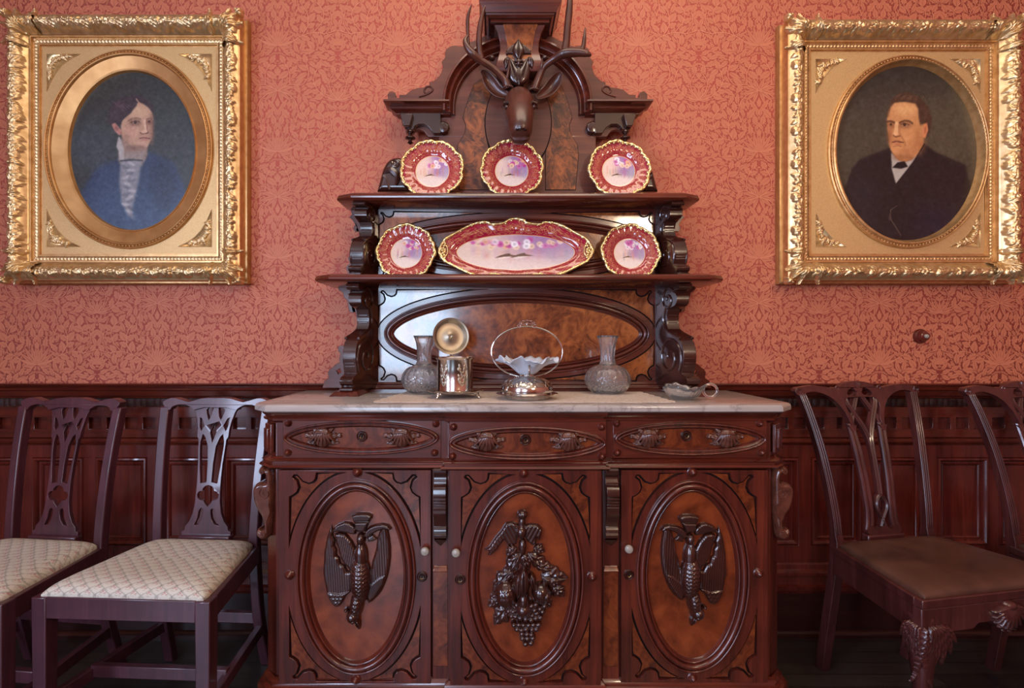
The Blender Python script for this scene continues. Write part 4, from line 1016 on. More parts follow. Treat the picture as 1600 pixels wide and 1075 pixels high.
# side fretwork wings
fw = [(528, 446), (530.5, 453), (537, 458), (538.5, 465), (544, 470), (545, 478), (547, 487), (552, 489), (556.5, 487.5), (558.5, 496), (559.6, 512), (556, 530), (544, 538), (538, 540.5), (533.5, 539), (529, 543), (530, 549), (533, 552), (531.5, 560), (532, 566), (526, 569), (520.7, 574), (516, 577), (513.5, 582), (515, 590), (508, 595), (505, 606), (590, 606), (590, 446)]
star = lambda cx, cy, r: [(cx + (r if i % 2 == 0 else r * .5) * cos(PI * i / 4 + .3), cy + (r if i % 2 == 0 else r * .5) * sin(PI * i / 4 + .3)) for i in range(8)]
fu = [(549, 329), (551, 336), (547, 341), (552, 345), (556, 352), (553, 358), (556, 363), (562, 362), (563, 372), (556, 385), (550, 398), (545, 404), (548, 412), (542, 418), (545, 428), (588, 428), (588, 329)]
for sg in (-1, 1):
    for pl, holes in ((fw, [star(532 + 17, 461, 4), star(531, 580, 5)]), (fu, [])):
        p = [P(x, y, YBK) for x, y in pl]; hs = [[P(x, y, YBK) for x, y in h] for h in holes]
        if sg > 0: p = mx(p); hs = [mx(h) for h in hs]
        MB().prism(p, -.0, .012, front(YBK - .0005), hs).build('fretwork', WX, SB, bevel=.0015)
def shelf(z0, z1, tip, yt, fr, yf):
    rings = []
    for z, i in ((z0, .016), (z0 + .004, .007), (z0 + .009, .001), (z0 + .015, 0), (z1 - .008, .003), (z1 - .004, .004), (z1, .01), (z1, .022), (z1 - .015, .026)):
        rings.append([(XC + tip - i, YBK, z), (XC + tip - i, yt + i * .3, z), (XC + fr - i, yf + i, z), (XC - fr + i, yf + i, z), (XC - tip + i, yt + i * .3, z), (XC - tip + i, YBK, z)])
    MB().loft(rings).build('shelf', WX, SB, sharp=30)
shelf(z_lo0, z_lo1, .757, -.24, .693, -.286)
shelf(z_hi0, z_hi1, .695, -.175, .632, -.215)
for sg in (1, -1):
    MB().ell((XC + sg * .622, -.15, z_hi1), (.017, .02, .013), 16, 8).build('shelf_button', CV, SB)
# scrolled brackets
def bracket(z0, z1, k, base):
    h = z1 - z0
    pf = [(0, 0), (.225, 0), (.24, .012), (.24, .03), (.222, .045), (.222, .05), (.236, .07), (.24, .1), (.23, .13), (.212, .145), (.2, .16), (.205, .2), (.213, .28), (.212, .36), (.2, .44), (.172, .5), (.13, .545), (.105, .57), (.095, .62), (.095, .7), (.105, .76), (.128, .775), (.15, .785), (.165, .81), (.168, .86), (.16, .9), (.148, .915), (.15, .925), (.182, .935), (.19, .955), (.184, .985), (.17, 1.0), (0, 1.0)]
    pf = [(d * k, z0 + t * h) for d, t in pf]
    for sg in (-1, 1):
        xi, xo = XC + sg * .556, XC + sg * .603
        T = lambda u, v, w, sg=sg: (w + sg * .185 * u, YBK - .01 - u, v)
        mb = MB().prism(pf, min(xi, xo), max(xi, xo), T)
        for side, xs in ((1, xi), (-1, xo)):
            for (cu, cv), r, tn, a0 in (((.118, .3), .085, 1.6, -.6), ((.105, .85), .05, 1.4, .6)):
                q = spiral((cu * k, z0 + cv * h), r * k ** .7, tn, 44, .85, 1, a0)
                mb.tube([T(u, v, xs) for u, v in q], .0055 * k ** .5, 6, ref=(1, 0, 0))
            q = spline([(.19 * k, z0 + .48 * h), (.1 * k, z0 + .56 * h), (.07 * k, z0 + .66 * h), (.09 * k, z0 + .8 * h)], 6)
            mb.tube([T(u, v, xs) for u, v in q], .006 * k ** .5, 6, ref=(1, 0, 0))
        # cut bands across the rounded front
        for t in (.22, .25, .29, .63, .66, .7): 
            d = np.interp(t, [.2, .28, .36, .57, .62, .7], [.205, .213, .212, .105, .095, .095]) * k
            mb.box(min(xi, xo) + .006 + sg * .185 * d, max(xi, xo) - .006 + sg * .185 * d, YBK - .0125 - d, YBK - .005 - d, z0 + t * h, z0 + t * h + .004)
        mb.build('shelf_bracket', CV, SB, bevel=.003)
        if base:
            a, b = sorted((XC + sg * .578, XC + sg * .672))
            y0 = YBK - .262; mbb = MB()
            mbb.hexa([(a - .008 * (sg < 0) - .002, y0, zm), (b + .008 * (sg > 0) + .002, y0, zm), (b + .008 * (sg > 0) + .002, YBK, zm), (a - .008 * (sg < 0) - .002, YBK, zm)], [(a + .006, y0 + .02, zm + .018), (b - .006, y0 + .02, zm + .018), (b - .006, YBK, zm + .018), (a + .006, YBK, zm + .018)])
            mbb.build('bracket_base', W_, SB, bevel=.002)
bracket(zm + .016, z_lo0 + .002, 1.0, True)
bracket(z_lo1 - .001, z_hi0 + .002, .72, False)
# ------------------------------------------------------------------ crest
CX = X(808.5, YB)
mir = lambda pts: pts + [(2 * CX - x, z) for x, z in reversed(pts)]
Lh = [(686, 302), (686, 214), (669, 214), (662, 205), (655, 203), (648, 205), (644, 210), (634, 208), (628, 182), (607, 160), (605.5, 148), (609, 144), (613, 143.3), (617.5, 145), (619, 149), (618, 153), (624, 153.5), (624, 148.6), (634, 148.6), (643, 141), (653, 138), (662, 137), (671, 135.7), (671, 129), (677, 127.5), (682, 124), (687, 119), (690, 113), (692.5, 104), (690, 97), (693, 94), (695.6, 90), (695.4, 83.6), (697, 78), (701, 75), (706, 72.5), (712, 72), (718.5, 73.5), (727, 72), (735, 66.5), (744, 63.5), (752, 59), (762, 54.5), (770, 53), (779, 53), (790, 50)]
pb = mir([P(x, y, YB) for x, y in Lh])
MB().prism(pb, -.016, .004, front(YB)).build('crest_board', M['board'], SB, bevel=.002)
CP0 = [(0, 0), (0, .058), (-.004, .062), (-.012, .063), (-.016, .056), (-.022, .044), (-.028, .04), (-.033, .042), (-.037, .04), (-.046, .026), (-.05, .02), (-.055, .02), (-.06, .008), (-.062, 0)]
CP = [(n * .78, h) for n, h in CP0]
YCN = YB - .05
mb = MB(); Y0 = YB - .004
arch = [P(808.5 - 117 * cos(PI * i / 40), 161 - 106 * sin(PI * i / 40), YCN) for i in range(41)]
mb.sweep([(arch[0][0], arch[0][1] - .03)] + arch + [(arch[-1][0], arch[-1][1] - .03)], [(n, h * .85) for n, h in CP], front(Y0), closed=False)
ztop = Z(157, YCN)
for sg in (-1, 1):
    xa, xb = CX + sg * (808.5 - 704) / S(YB), CX + sg * (808.5 - 628.5) / S(YB)
    path = [(xa, Y0), (xb, Y0), (xb, YBK)]
    if sg > 0: path = path[::-1]
    mb.sweep(path, [(h if True else 0, ztop + n) for n, h in CP], PLAN, closed=False)
mb.build('cornice', WX, SB, sharp=30)
for sg in (-1, 1):
    fl = (lambda p: p) if sg < 0 else mx
    mxx = lambda pts: [(2 * CX - x, z) for x, z in reversed(pts)] if sg > 0 else pts
    fr = [P(x, y, YB) for x, y in ((627, 181), (690, 181), (690, 213), (678, 213), (672, 204), (664, 199), (656, 199), (650, 202), (648, 207), (636, 207), (631, 200))]
    mb = MB().prism(mxx(fr), .004, .03, front(YB))
    bl = [P(x, y, YB) for x, y in ((628, 186), (648, 186), (643, 205), (634, 205))]; mb.prism(mxx(bl), .03, .052, front(YB))
    mb.build('frieze_bracket', CV, SB, bevel=.0025)
    x, z = P(641, 205, YB - .03); x = x if sg < 0 else 2 * CX - x
    dz = .62 / S(YB)
    MB().lathe([(0, 0), (.014, 0), (.016, -3 * dz), (.01, -6 * dz), (.006, -9 * dz), (.012, -13 * dz), (.02, -16 * dz), (.02, -19 * dz), (.008, -22 * dz), (.006, -25 * dz), (.012, -29 * dz), (0, -34 * dz)], (x, YB - .03, z), 'z', 24).build('pendant', CV, SB)
    x, z = P(693, 203, YB); x = x if sg < 0 else 2 * CX - x
    MB().lathe([(.027, .0), (.027, .018), (.022, .024), (.012, .026), (0, .027)], (x, YB - .004, z), 'y', 8).build('rosette', CV, SB, bevel=.002)
    # little scroll lying on the ear of the cornice
    q = [P(x, y, YB) for x, y in ((655, 152), (668, 148), (676, 142), (673, 136), (666, 137), (663, 143), (667, 147), (671, 144))]
    q = q if sg < 0 else [(2 * CX - x, z) for x, z in q]
    MB().tube([(x, YB - .005, z) for x, z in spline(q, 5)], .004, 6).build('scroll_line', WX, SB)
    # burl veneer beside the plaque
    vb = [(753, 124), (741.5, 133), (733, 153), (727, 173), (723.6, 185), (728.5, 196), (727, 208), (715.5, 228), (714, 245), (718.5, 297), (764.6, 297), (764.6, 240), (759, 213), (757, 186), (764, 158), (772, 150), (779, 144)]
    vp = mxx([P(x, y, YB) for x, y in vb]); mb = MB().prism(inset(vp, -.0022), .003, .005, front(YB), mi=1); mb.prism(vp, .003, .0075, front(YB)); mb.build('burl_veneer', [M['veneer'], DK], SB)  # near-black outline colours in the groove shadow round the veneer
    # carved volute standing on the upper shelf
    vo = [(590, 299.5), (596, 277), (600, 264), (608, 252), (620, 247.5), (629, 250), (633, 262), (636, 280), (640, 299.5)]
    Yv = YB - .004; pv = mxx(spline([P(x, y, Yv) for x, y in vo], 5)); mb = MB().prism(pv, -.012, .002, front(Yv))
    r = Rel(min(u for u, v in pv), max(u for u, v in pv), min(v for u, v in pv), max(v for u, v in pv), .0016); r.poly(pv, .016, .02, .001)
    r.mesh(lambda U, V, Hh: (U, Yv - .001 - Hh, V), mb)
    qs = spiral(P(620, 258, Yv), .018, 1.5, 40, .8, 1, 2.); lf = spline([P(x, y, Yv) for x, y in ((602, 272), (612, 268), (622, 278), (620, 292))], 6); l2 = spline([P(x, y, Yv) for x, y in ((600, 276), (606, 284), (610, 298))], 6)
    for q, rr in ((qs, .005), (lf, [.007 + .009 * sin(PI * i / 18) for i in range(19)]), (l2, .006)):
        q = q if sg < 0 else [(2 * CX - x, z) for x, z in q]
        mb.tube([(x, Yv - .0155, z) for x, z in q], rr, 8)
    mb.build('volute', CV, SB, recalc=False)
plx, plz = P(809.5, 194, YB)
mb = MB().prism(ellipse(plx, plz, 52.5 / S(YB), 74.5 / S(YB), 80), .004, .0085, front(YB), mi=1); mb.prism(ellipse(plx, plz, 50.8 / S(YB), 72.8 / S(YB), 80), .004, .014, front(YB)); mb.build('plaque', [M['board'], DK], SB)
# keystone, cap and drooping leaf ornament
def rr(hw_, yf, py, hz=0):
    x = X(811, -.12) ; z = Z(py, yf); return [(x - hw_, YBK, z), (x + hw_, YBK, z), (x + hw_, yf, z), (x - hw_, yf, z)]
MB().loft([rr(a / 393, y, py) for a, y, py in ((30, -.148, 112), (35, -.152, 108), (36, -.156, 101), (33, -.15, 91), (29.5, -.146, 79), (30, -.15, 66), (33, -.158, 52), (38, -.17, 41), (40, -.175, 33))]).build('keystone', WX, SB, bevel=.002)
MB().loft([[(X(812, -.13) - a / 393, y0, Z(py, y)), (X(812, -.13) + a / 393, y0, Z(py, y)), (X(812, -.13) + a / 393, y, Z(py, y)), (X(812, -.13) - a / 393, y, Z(py, y))] for a, y, py, y0 in ((18, -.1515, 92, -.12), (18.5, -.149, 79, -.12), (20, -.153, 66, -.12), (22.5, -.161, 52, -.12), (25.5, -.173, 41, -.12), (26, -.177, 36, -.12))]).build('keystone_face', BU, SB)
cap = []
for hw_, yf, py in ((.112, -.168, 35), (.112, -.168, 30), (.116, -.174, 29), (.12, -.18, 28), (.128, -.19, 23), (.13, -.192, 20), (.136, -.198, 19), (.142, -.204, 12), (.15, -.21, 4), (.154, -.212, 2), (.155, -.214, -8), (.14, -.2, -10), (.14, -.2, -34), (.12, -.18, -40)):
    cap.append(rr(hw_, yf - .02, py))
MB().loft(cap).build('crest_cap', WX, SB, sharp=25)
def fleur(r):
    r.leaf(513, -452, PI / 2, 160, 44, 26, 0, 0, 14, .5, .9)
    r.poly(N([(424, 372), (470, 330), (512, 292), (556, 330), (608, 372), (608, 400), (545, 400), (513, 440), (470, 400), (424, 400)]), 12, 10, 2)
    r.leaf(516, -630, 2.02, 215, 46, 24, -.14, 0, 8, .5); r.leaf(516, -630, 1.12, 215, 46, 24, .14, 0, 8, .5)
    r.leaf(516, -640, PI / 2, 160, 24, 30, 0, 0, 12, .4)
    r.ell(514, -470, 18, 40, 0, 36, 10); r.strip([(490, -462), (540, -462)], 9, 14, 26); r.strip([(490, -485), (540, -485)], 7, 10, 26)
    r.ell(320, -428, 24, 20, 0, 26, 4); r.ell(706, -428, 24, 20, 0, 26, 4)
    r.leaf(440, -420, -1.9, 90, 26, 30, .1, 0, 2, .3); r.leaf(590, -420, -1.2, 90, 26, 30, -.1, 0, 2, .3)
lo_ = relief_part(SB, -.15, 700, 0, 4.675, 1000, 660, fleur, None, 'leaf_ornament')
x, z = P(810, 128, -.15); z2 = Z(84, -.15)
MB().hexa([(x - .022, YBK, z), (x + .022, YBK, z), (x + .022, -.149, z), (x - .022, -.149, z)], [(x - .04, YBK, z2), (x + .04, YBK, z2), (x + .04, -.149, z2), (x - .04, -.149, z2)]).build('ornament_block', CV, SB, bevel=.003)
# ------------------------------------------------------------------ stag head
SG = part_empty('stag_head', SB, (plx, YB, plz)); SW = M['stagwood']
hx = X(812, -.2)
def ring(y, z, hw_, hh, ang, n=28, sq=1.0):
    t = Vector((0, -cos(ang), sin(ang)))         # direction of the section's long axis in the y-z plane
    out = []
    for i in range(n):
        a = 2 * PI * i / n
        c, s_ = cos(a), sin(a)
        out.append((hx + hw_ * math.copysign(abs(c) ** sq, c), y + t.y * hh * s_, z + t.z * hh * s_))
    return out
zz = lambda py, y: Z(py, y)
secs = [(-.07, zz(182, -.07), .052, .085, 1.5), (-.105, zz(171, -.105), .052, .076, 1.4), (-.145, zz(161, -.145), .055, .062, 1.25), (-.172, zz(161, -.172), .0575, .057, 1.0), (-.197, zz(167, -.197), .0575, .053, .76), (-.217, zz(174, -.217), .0555, .05, .58), (-.235, zz(180, -.235), .052, .048, .45), (-.25, zz(189, -.25), .047, .046, .4), (-.262, zz(198, -.262), .0445, .045, .35), (-.27, zz(205, -.27), .0425, .042, .3), (-.273, zz(211, -.273), .038, .034, .25), (-.27, zz(216, -.27), .026, .02, .2)]
mb = MB(); mb.loft([ring(*q) for q in secs]); mb.build('head', SW, SG, sub=1, sharp=0)
mb = MB(); yl = -.225
mb.loft([ring(y, zz(py, y), w, h, .3) for y, py, w, h in ((-.2, 196, .038, .02), (-.215, 206, .041, .022), (-.228, 214, .04, .022), (-.236, 220, .033, .018), (-.238, 225, .018, .01))])
mb.build('lower_jaw', SW, SG, sub=1, sharp=0)
mb = MB().ell((hx, -.288, zz(201, -.288)), (.026, .019, .017), 20, 12)
mb.build('nose', CV, SG)
mb = MB()
for s_ in (1, -1): mb.ell((hx + s_ * .014, -.303, zz(203, -.3)), (.0055, .004, .004), 10, 6)
mb.build('nostrils', DK, SG)
for s_ in (1, -1):
    mb = MB().ell((hx + s_ * .051, -.228, zz(167.5, -.228)), (.0095, .012, .011), 16, 10)
    mb.tube([(hx + s_ * .043, -.243, zz(160, -.24)), (hx + s_ * .056, -.234, zz(160.5, -.24)), (hx + s_ * .066, -.215, zz(166, -.23))], [.005, .009, .004], 8)
    mb.build('eye', CV, SG)
ears = {-1: [(796, 150), (788, 147), (776, 140), (766, 128), (759, 118), (751, 113)], 1: [(838, 152), (847, 147), (858, 139), (866, 129), (872, 120), (877, 115)]}
for s_ in (-1, 1):
    mb = MB(); c = spline([P(x, y, -.14) for x, y in ears[s_]], 5); n = len(c); rings = []
    for i, (x, z) in enumerate(c):
        t = i / (n - 1); w = .003 + .024 * sin(PI * min(1, t * .93 + .07) ** 1.15) ** .9
        j = min(i + 1, n - 1); k0 = max(i - 1, 0); d = Vector((c[j][0] - c[k0][0], 0, c[j][1] - c[k0][1])).normalized(); nn = Vector((-d.z, 0, d.x))
        row = []
        for q in range(9):
            e = (q - 4) / 4; row.append(Vector((x, -.14 - .012 * t + .022 * (1 - e * e) * sin(PI * t), z)) + nn * (w * e))
        row += [p + Vector((0, .006, 0)) for p in reversed(row)]
        rings.append([tuple(p) for p in row])
    mb.loft(rings); mb.build('ear', SW, SG, sharp=0)
ant = {-1: [[(794, 138, -.15), (788, 124, -.16), (771, 107, -.18), (751, 94, -.2), (738, 84, -.215), (729, 72, -.22), (727, 62, -.22), (732, 54.5, -.22)], [(752, 93, -.2), (749.5, 80, -.205), (748.5, 62, -.21), (750, 42, -.215), (754, 22, -.22), (758.5, 8, -.225)], [(731, 74, -.2), (731, 56, -.2), (730.5, 36, -.205), (732, 22, -.21), (737, 7, -.215)], [(791, 128, -.16), (794, 112, -.17), (797, 92, -.175)]],
       1: [[(834, 142, -.15), (842, 121, -.16), (850, 105, -.17), (866, 92, -.19), (882, 83.5, -.21), (903, 82, -.22), (916, 84, -.225), (924, 86.5, -.225)], [(882, 84, -.205), (885, 66, -.21), (886.5, 45, -.215), (889, 22, -.22), (891, -4, -.225), (893, -26, -.225)], [(906, 83, -.215), (911, 74, -.22), (913, 60, -.222), (914.5, 43, -.225)], [(845, 114, -.165), (846.5, 102, -.18), (847, 91, -.185)]]}
rad = {-1: [[.0165, .0135, .0125, .0135, .016, .012, .008, .002], [.013, .0115, .0115, .0105, .0075, .0015], [.008, .0065, .007, .006, .0015], [.006, .005, .002]], 1: [[.0165, .0135, .012, .0135, .019, .0155, .012, .004], [.017, .014, .0135, .0135, .0105, .006], [.011, .009, .0075, .0015], [.007, .006, .002]]}
for s_ in (-1, 1):
    mb = MB()
    for pts, rd in zip(ant[s_], rad[s_]):
        q = spline([(X(x, y), y, Z(z, y)) for x, z, y in pts], 5); rs = [float(np.interp(i / (len(q) - 1) * (len(rd) - 1), range(len(rd)), rd)) for i in range(len(q))]
        mb.tube(q, rs, 12)
    b = ant[s_][0][0]; bp = (X(b[0], b[2]), b[2], Z(b[1], b[2]))
    for i in range(14): mb.ell((bp[0] + .017 * cos(i * .45), bp[1] + .017 * sin(i * .45), bp[2] + .002), (.005, .005, .005), 6, 4)
    mb.build('antler', SW, SG, sharp=0)
# ================================================================== CHINA
def scene_paint(seed, w=220, h=220, wide=False):
    rnd = random.Random(seed); p = Paint(w, h, (218, 190, 170))
    p.ell(w * .75, h * .3, w * .4, h * .4, (150, 104, 160), w * .08, .85); p.ell(w * .3, h * .3, w * .3, h * .25, (228, 196, 184), w * .07, .7)
    p.ell(w * .5, h * .95, w * .7, h * .28, (224, 206, 198), w * .06, .8); p.ell(w * .95, h * .55, w * .2, h * .2, (168, 160, 178), w * .06, .7)
    for i in range(14 if not wide else 34):
        x = w * rnd.uniform(.12, .95); y = h * rnd.uniform(.42, .62)
        p.ell(x, y, w * (.02 if not wide else .008), h * rnd.uniform(.08, .2), rnd.choice([(206, 120, 92), (160, 110, 170), (130, 140, 130), (214, 150, 120)]), w * .012, .35)
    cols = [(244, 236, 240), (236, 176, 140), (196, 70, 150), (240, 216, 220), (206, 110, 170), (236, 200, 170)]
    n = 16 if not wide else 40
    for i in range(n):
        x = w * (.42 + .5 * rnd.random()) if not wide else w * rnd.uniform(.1, .9); y = h * rnd.uniform(.1, .34) if not wide else h * rnd.uniform(.1, .36)
        if i % 3 == 0: p.ell(x, y, w * .05 if not wide else w * .02, h * .04, (104, 120, 96), 3, .6)
        r = w * rnd.uniform(.05, .08) * (.42 if wide else 1); c = rnd.choice(cols)
        p.ell(x, y, r, r * (1 if not wide else 1.0), c, 1.6, .85); p.ell(x, y, r * .4, r * .4, [v * .72 for v in c], 1.2, .7)
    def fish(cx, cy, L):
        q = [(cx - L, cy + .12 * L), (cx - .6 * L, cy - .1 * L), (cx, cy - .3 * L), (cx + .25 * L, cy - .36 * L), (cx + .35 * L, cy - .2 * L), (cx + L, cy - .08 * L), (cx + .4 * L, cy), (cx - .2 * L, cy + .02 * L), (cx - .7 * L, cy + .14 * L)]
        p.poly(q, (92, 62, 46), 1.0, .98); p.poly([(cx - .9 * L, cy + .13 * L), (cx - .2 * L, cy + .02 * L), (cx + .7 * L, cy - .04 * L), (cx + .1 * L, cy + .14 * L), (cx - .5 * L, cy + .22 * L)], (240, 222, 210), 1.4, .8)
    if wide: fish(w * .42, h * .62, w * .1); fish(w * .55, h * .61, w * .1)
    else: fish(w * .43, h * .64, w * .17)
    p.noise(3, 2, seed); return p
def china(name, label, cat, outline, well, depth, loc, tilt, seed, group, wide=False, nr=64):
    # outline: closed list of (x, z) points; well: half axes of the painted field
    t = thing(name, label, cat, loc, group); t.rotation_euler.x = tilt; ORG[t.name] = Vector((0, 0, 0))
    n = len(outline); out = np.array(outline); rnd = np.random.RandomState(seed)
    ang = np.arctan2(out[:, 1] / well[1], out[:, 0] / well[0]); inn = np.stack([well[0] * np.cos(ang), well[1] * np.sin(ang)], 1)
    V = [(0, 0, 0)]; col = []; P_ = scene_paint(seed, 420 if wide else 220, 150 if wide else 220, wide)
    fx, fz = [0.], [0.]; kind = [0]
    fr = list(np.linspace(.03, 1, 34)) + [1.035] + list(np.linspace(1.07, 2, nr))
    for f in fr:
        q = inn * f if f <= 1 else inn + (out - inn) * (f - 1)
        g = 0 if f <= 1 else f - 1
        y = -depth * (1 / (1 + math.exp(-(g - .25) * 12)) * .55 + .45 * g * g) if g else 0
        flute = .0007 * np.sin(np.arctan2(out[:, 1], out[:, 0]) * 24) * math.exp(-((g - .55) / .25) ** 2) if g else np.zeros(n)
        V += [(a, y + c, b) for (a, b), c in zip(q, flute)]; fx += list(q[:, 0]); fz += list(q[:, 1]); kind += [f] * n
    R = len(fr); F_ = [(0, 1 + i, 1 + (i + 1) % n) for i in range(n)]
    F_ += [(1 + r * n + i, 1 + (r + 1) * n + i, 1 + (r + 1) * n + (i + 1) % n, 1 + r * n + (i + 1) % n) for r in range(R - 1) for i in range(n)]
    # back of the dish
    b = len(V); bk = [(1, .004), (1.5, .004 - depth * .45), (2, -depth * .93)]
    for f, y in bk:
        q = inn * f if f <= 1 else inn + (out - inn) * (f - 1)
        V += [(a, y + .003, c) for a, c in q]; fx += list(q[:, 0]); fz += list(q[:, 1]); kind += [1.5] * n
    F_ += [(b + r * n + i, b + r * n + (i + 1) % n, b + (r + 1) * n + (i + 1) % n, b + (r + 1) * n + i) for r in range(2) for i in range(n)]
    F_ += [tuple(b + i for i in reversed(range(n)))]
    F_ += [(1 + (R - 1) * n + i, b + 2 * n + i, b + 2 * n + (i + 1) % n, 1 + (R - 1) * n + (i + 1) % n) for i in range(n)]
    mb = MB(); mb.add(V, F_); o = mb.build('dish', M['china'], t, recalc=True, sharp=0)
    fx, fz, k = np.array(fx), np.array(fz), np.array(kind)
    rgb = P_.at((fx / well[0] + 1) / 2, (1 - fz / well[1]) / 2)
    red = np.array(lin(150, 16, 50)[:3]); gl = np.array(lin(226, 176, 110)[:3]); g = k - 1
    th = np.arctan2(fz, fx)
    stip = (rnd.rand(len(k)) < np.clip(.16 + .2 * np.exp(-((g - .5) / .25) ** 2), 0, .5)) * (rnd.rand(len(k)) * .45 + .3)
    stip *= np.where((g > .72) & (np.sin(8 * th + .6) > .3), .15, 1) * (g > .12)
    bd = red * (1 - stip[:, None]) + gl * stip[:, None]
    m = (k > 1.0)[:, None]; rgb = np.where(m, bd, rgb)
    rim = ((k > 1.0) & (k < 1.05))[:, None]; rgb = np.where(rim, gl, rgb)
    set_colors(o, rgb)
    # moulded gold rim
    mb = MB(); m2 = n
    L = np.linalg.norm(np.roll(out, -1, 0) - out, axis=1).cumsum()
    rads = [.0046 + .0018 * abs(sin(l / .0075)) + .002 * max(0, sin(l / .026)) ** 3 for l in L]
    mb.tube([(x, -depth, z) for x, z in outline], rads, 8, closed=True)
    for i in range(0, n, max(1, n // 40)):
        x, z = outline[i]; d = math.hypot(x, z); mb.ell((x * (1 - .006 / d), -depth - .002, z * (1 - .006 / d)), (.0042, .003, .0042), 8, 5)
    mb.build('gold_rim', M['plate_gold'], t, sharp=0)
    if wide:
        for sg in (1, -1):
            x0 = sg * (max(p[0] for p in outline) - .014); mb = MB()
            mb.tube([(x0 - sg * .006 * abs(cos(a)) , -depth - .003, .024 * sin(a)) if False else (x0 - sg * .01 + sg * .009 * cos(a), -depth - .002, .022 * sin(a)) for a in np.linspace(0, 2 * PI, 24, endpoint=False)], .003, 8, closed=True)
            for i in range(7): mb.ell((x0 + sg * .001 - sg * .01 * abs(i - 3) / 3, -depth - .003, (i - 3) * .0095), (.006, .005, .0055), 8, 5)
            mb.ell((x0 - sg * .008, -depth - .001, 0), (.005, .004, .012), 10, 6)
            mb.build('handle', M['plate_gold'], t, sharp=0)
    return t
def scallop(r, n=320, ph=.2):
    out = []
    for i in range(n):
        a = 2 * PI * i / n; k = 1 + .022 * cos(8 * a + ph) + .012 * cos(16 * a + 1.3 + ph) + .006 * cos(24 * a)
        out.append((r * k * cos(a), r * k * sin(a)))
    return out
YP = -.125
def plate(px, py, rp, z_shelf, label, seed, group, tilt=-.2):
    r = rp / S(YP); x, z = P(px, py, YP)
    z = z_shelf + r * .955 * cos(tilt) + .001
    ph = seed * .9
    # settle: the lowest rim point touches the shelf
    o = scallop(r, 320, ph); low = min(v * cos(tilt) + (-.016) * sin(tilt) for u, v in o)
    return china('plate', label, 'plate', o, (r * .535, r * .535), .018, (x, YP, z_shelf - .015 - low + .0085), tilt, seed, group)
G1, G2 = 'fish plates on the upper shelf', 'fish plates on the lower shelf'
plate(675.7, 268, 47.5, z_hi1, 'gold rimmed red plate with fish scene, leftmost on the upper shelf', 11, G1)
plate(799.5, 270, 47, z_hi1, 'gold rimmed red plate with fish scene in middle of upper shelf under stag head', 12, G1)
plate(966.5, 268.5, 46.5, z_hi1, 'gold rimmed red plate with fish scene, rightmost on the upper shelf', 13, G1)
plate(635, 392, 44, z_lo1, 'gold rimmed red fish plate on lower shelf, left of the long oval platter', 14, G2)
plate(983.5, 392, 44, z_lo1, 'gold rimmed red fish plate on lower shelf, right of the long oval platter', 15, G2)
s_ = S(YP)
hl = [(-124, 3), (-120, 12), (-114, 20), (-104, 26), (-83, 38), (-70, 44), (-58, 47), (-46, 47), (-40, 44), (-20, 46), (-12, 51), (0, 53.5)]
up = hl + [(-x, z) for x, z in reversed(hl[:-1])]
dn = [(x, -z * .87) for x, z in reversed(up)]
ol = [(x * .955 / s_, z / s_) for x, z in spline(up + dn, 7, True)]
low = min(v * cos(-.2) + (-.014) * sin(-.2) for u, v in ol)
china('fish_platter', 'long oval gold handled red platter painted with two fish, centre of lower shelf', 'platter', list(reversed(ol)), (91 / s_, 28.5 / s_), .016, (X(805.8, YP), YP, z_lo1 - .015 - low + .0085), -.2, 21, None, True, 44)
# ================================================================== ON THE MARBLE
ZM = zm + .0022
def lace():
    m, nt, b = new_mat('lace')
    v = nd(nt, 'ShaderNodeTexVoronoi', Scale=70.); nt.links.new(coords(nt), v.inputs['Vector'])
    nt.links.new(ramp(nt, v.outputs['Distance'], [(.1, lin(176, 154, 140)), (.45, lin(204, 186, 172))]), b.inputs['Base Color']); b.inputs['Roughness'].default_value = .9
    bump(nt, b, v.outputs['Distance'], .5, .002); return m
M['lace'] = lace()
ru = []
xa, xb, xc_, xd = -.384, .588, .572, -.33
n = 22
for i in range(n * 4):
    t = i / (n * 4); ru.append((xa + (xb - xa) * t, -.497 - .009 * abs(sin(PI * n * t / 2))))
for i in range(24): t = i / 24; ru.append((xb + (xc_ - xb) * t + .008 * abs(sin(PI * 6 * t)), -.497 + .38 * t))
for i in range(24): t = i / 24; ru.append((xd - (xd - xa) * t - .008 * abs(sin(PI * 6 * t)), -.117 - .38 * t))
mb = MB().prism(ru, zm + .0002, zm + .0018, PLAN); o = mb.build('table_runner', M['lace'])
o['label'] = 'cream lace table runner with scalloped edge lying on the white marble top'; o['category'] = 'runner'
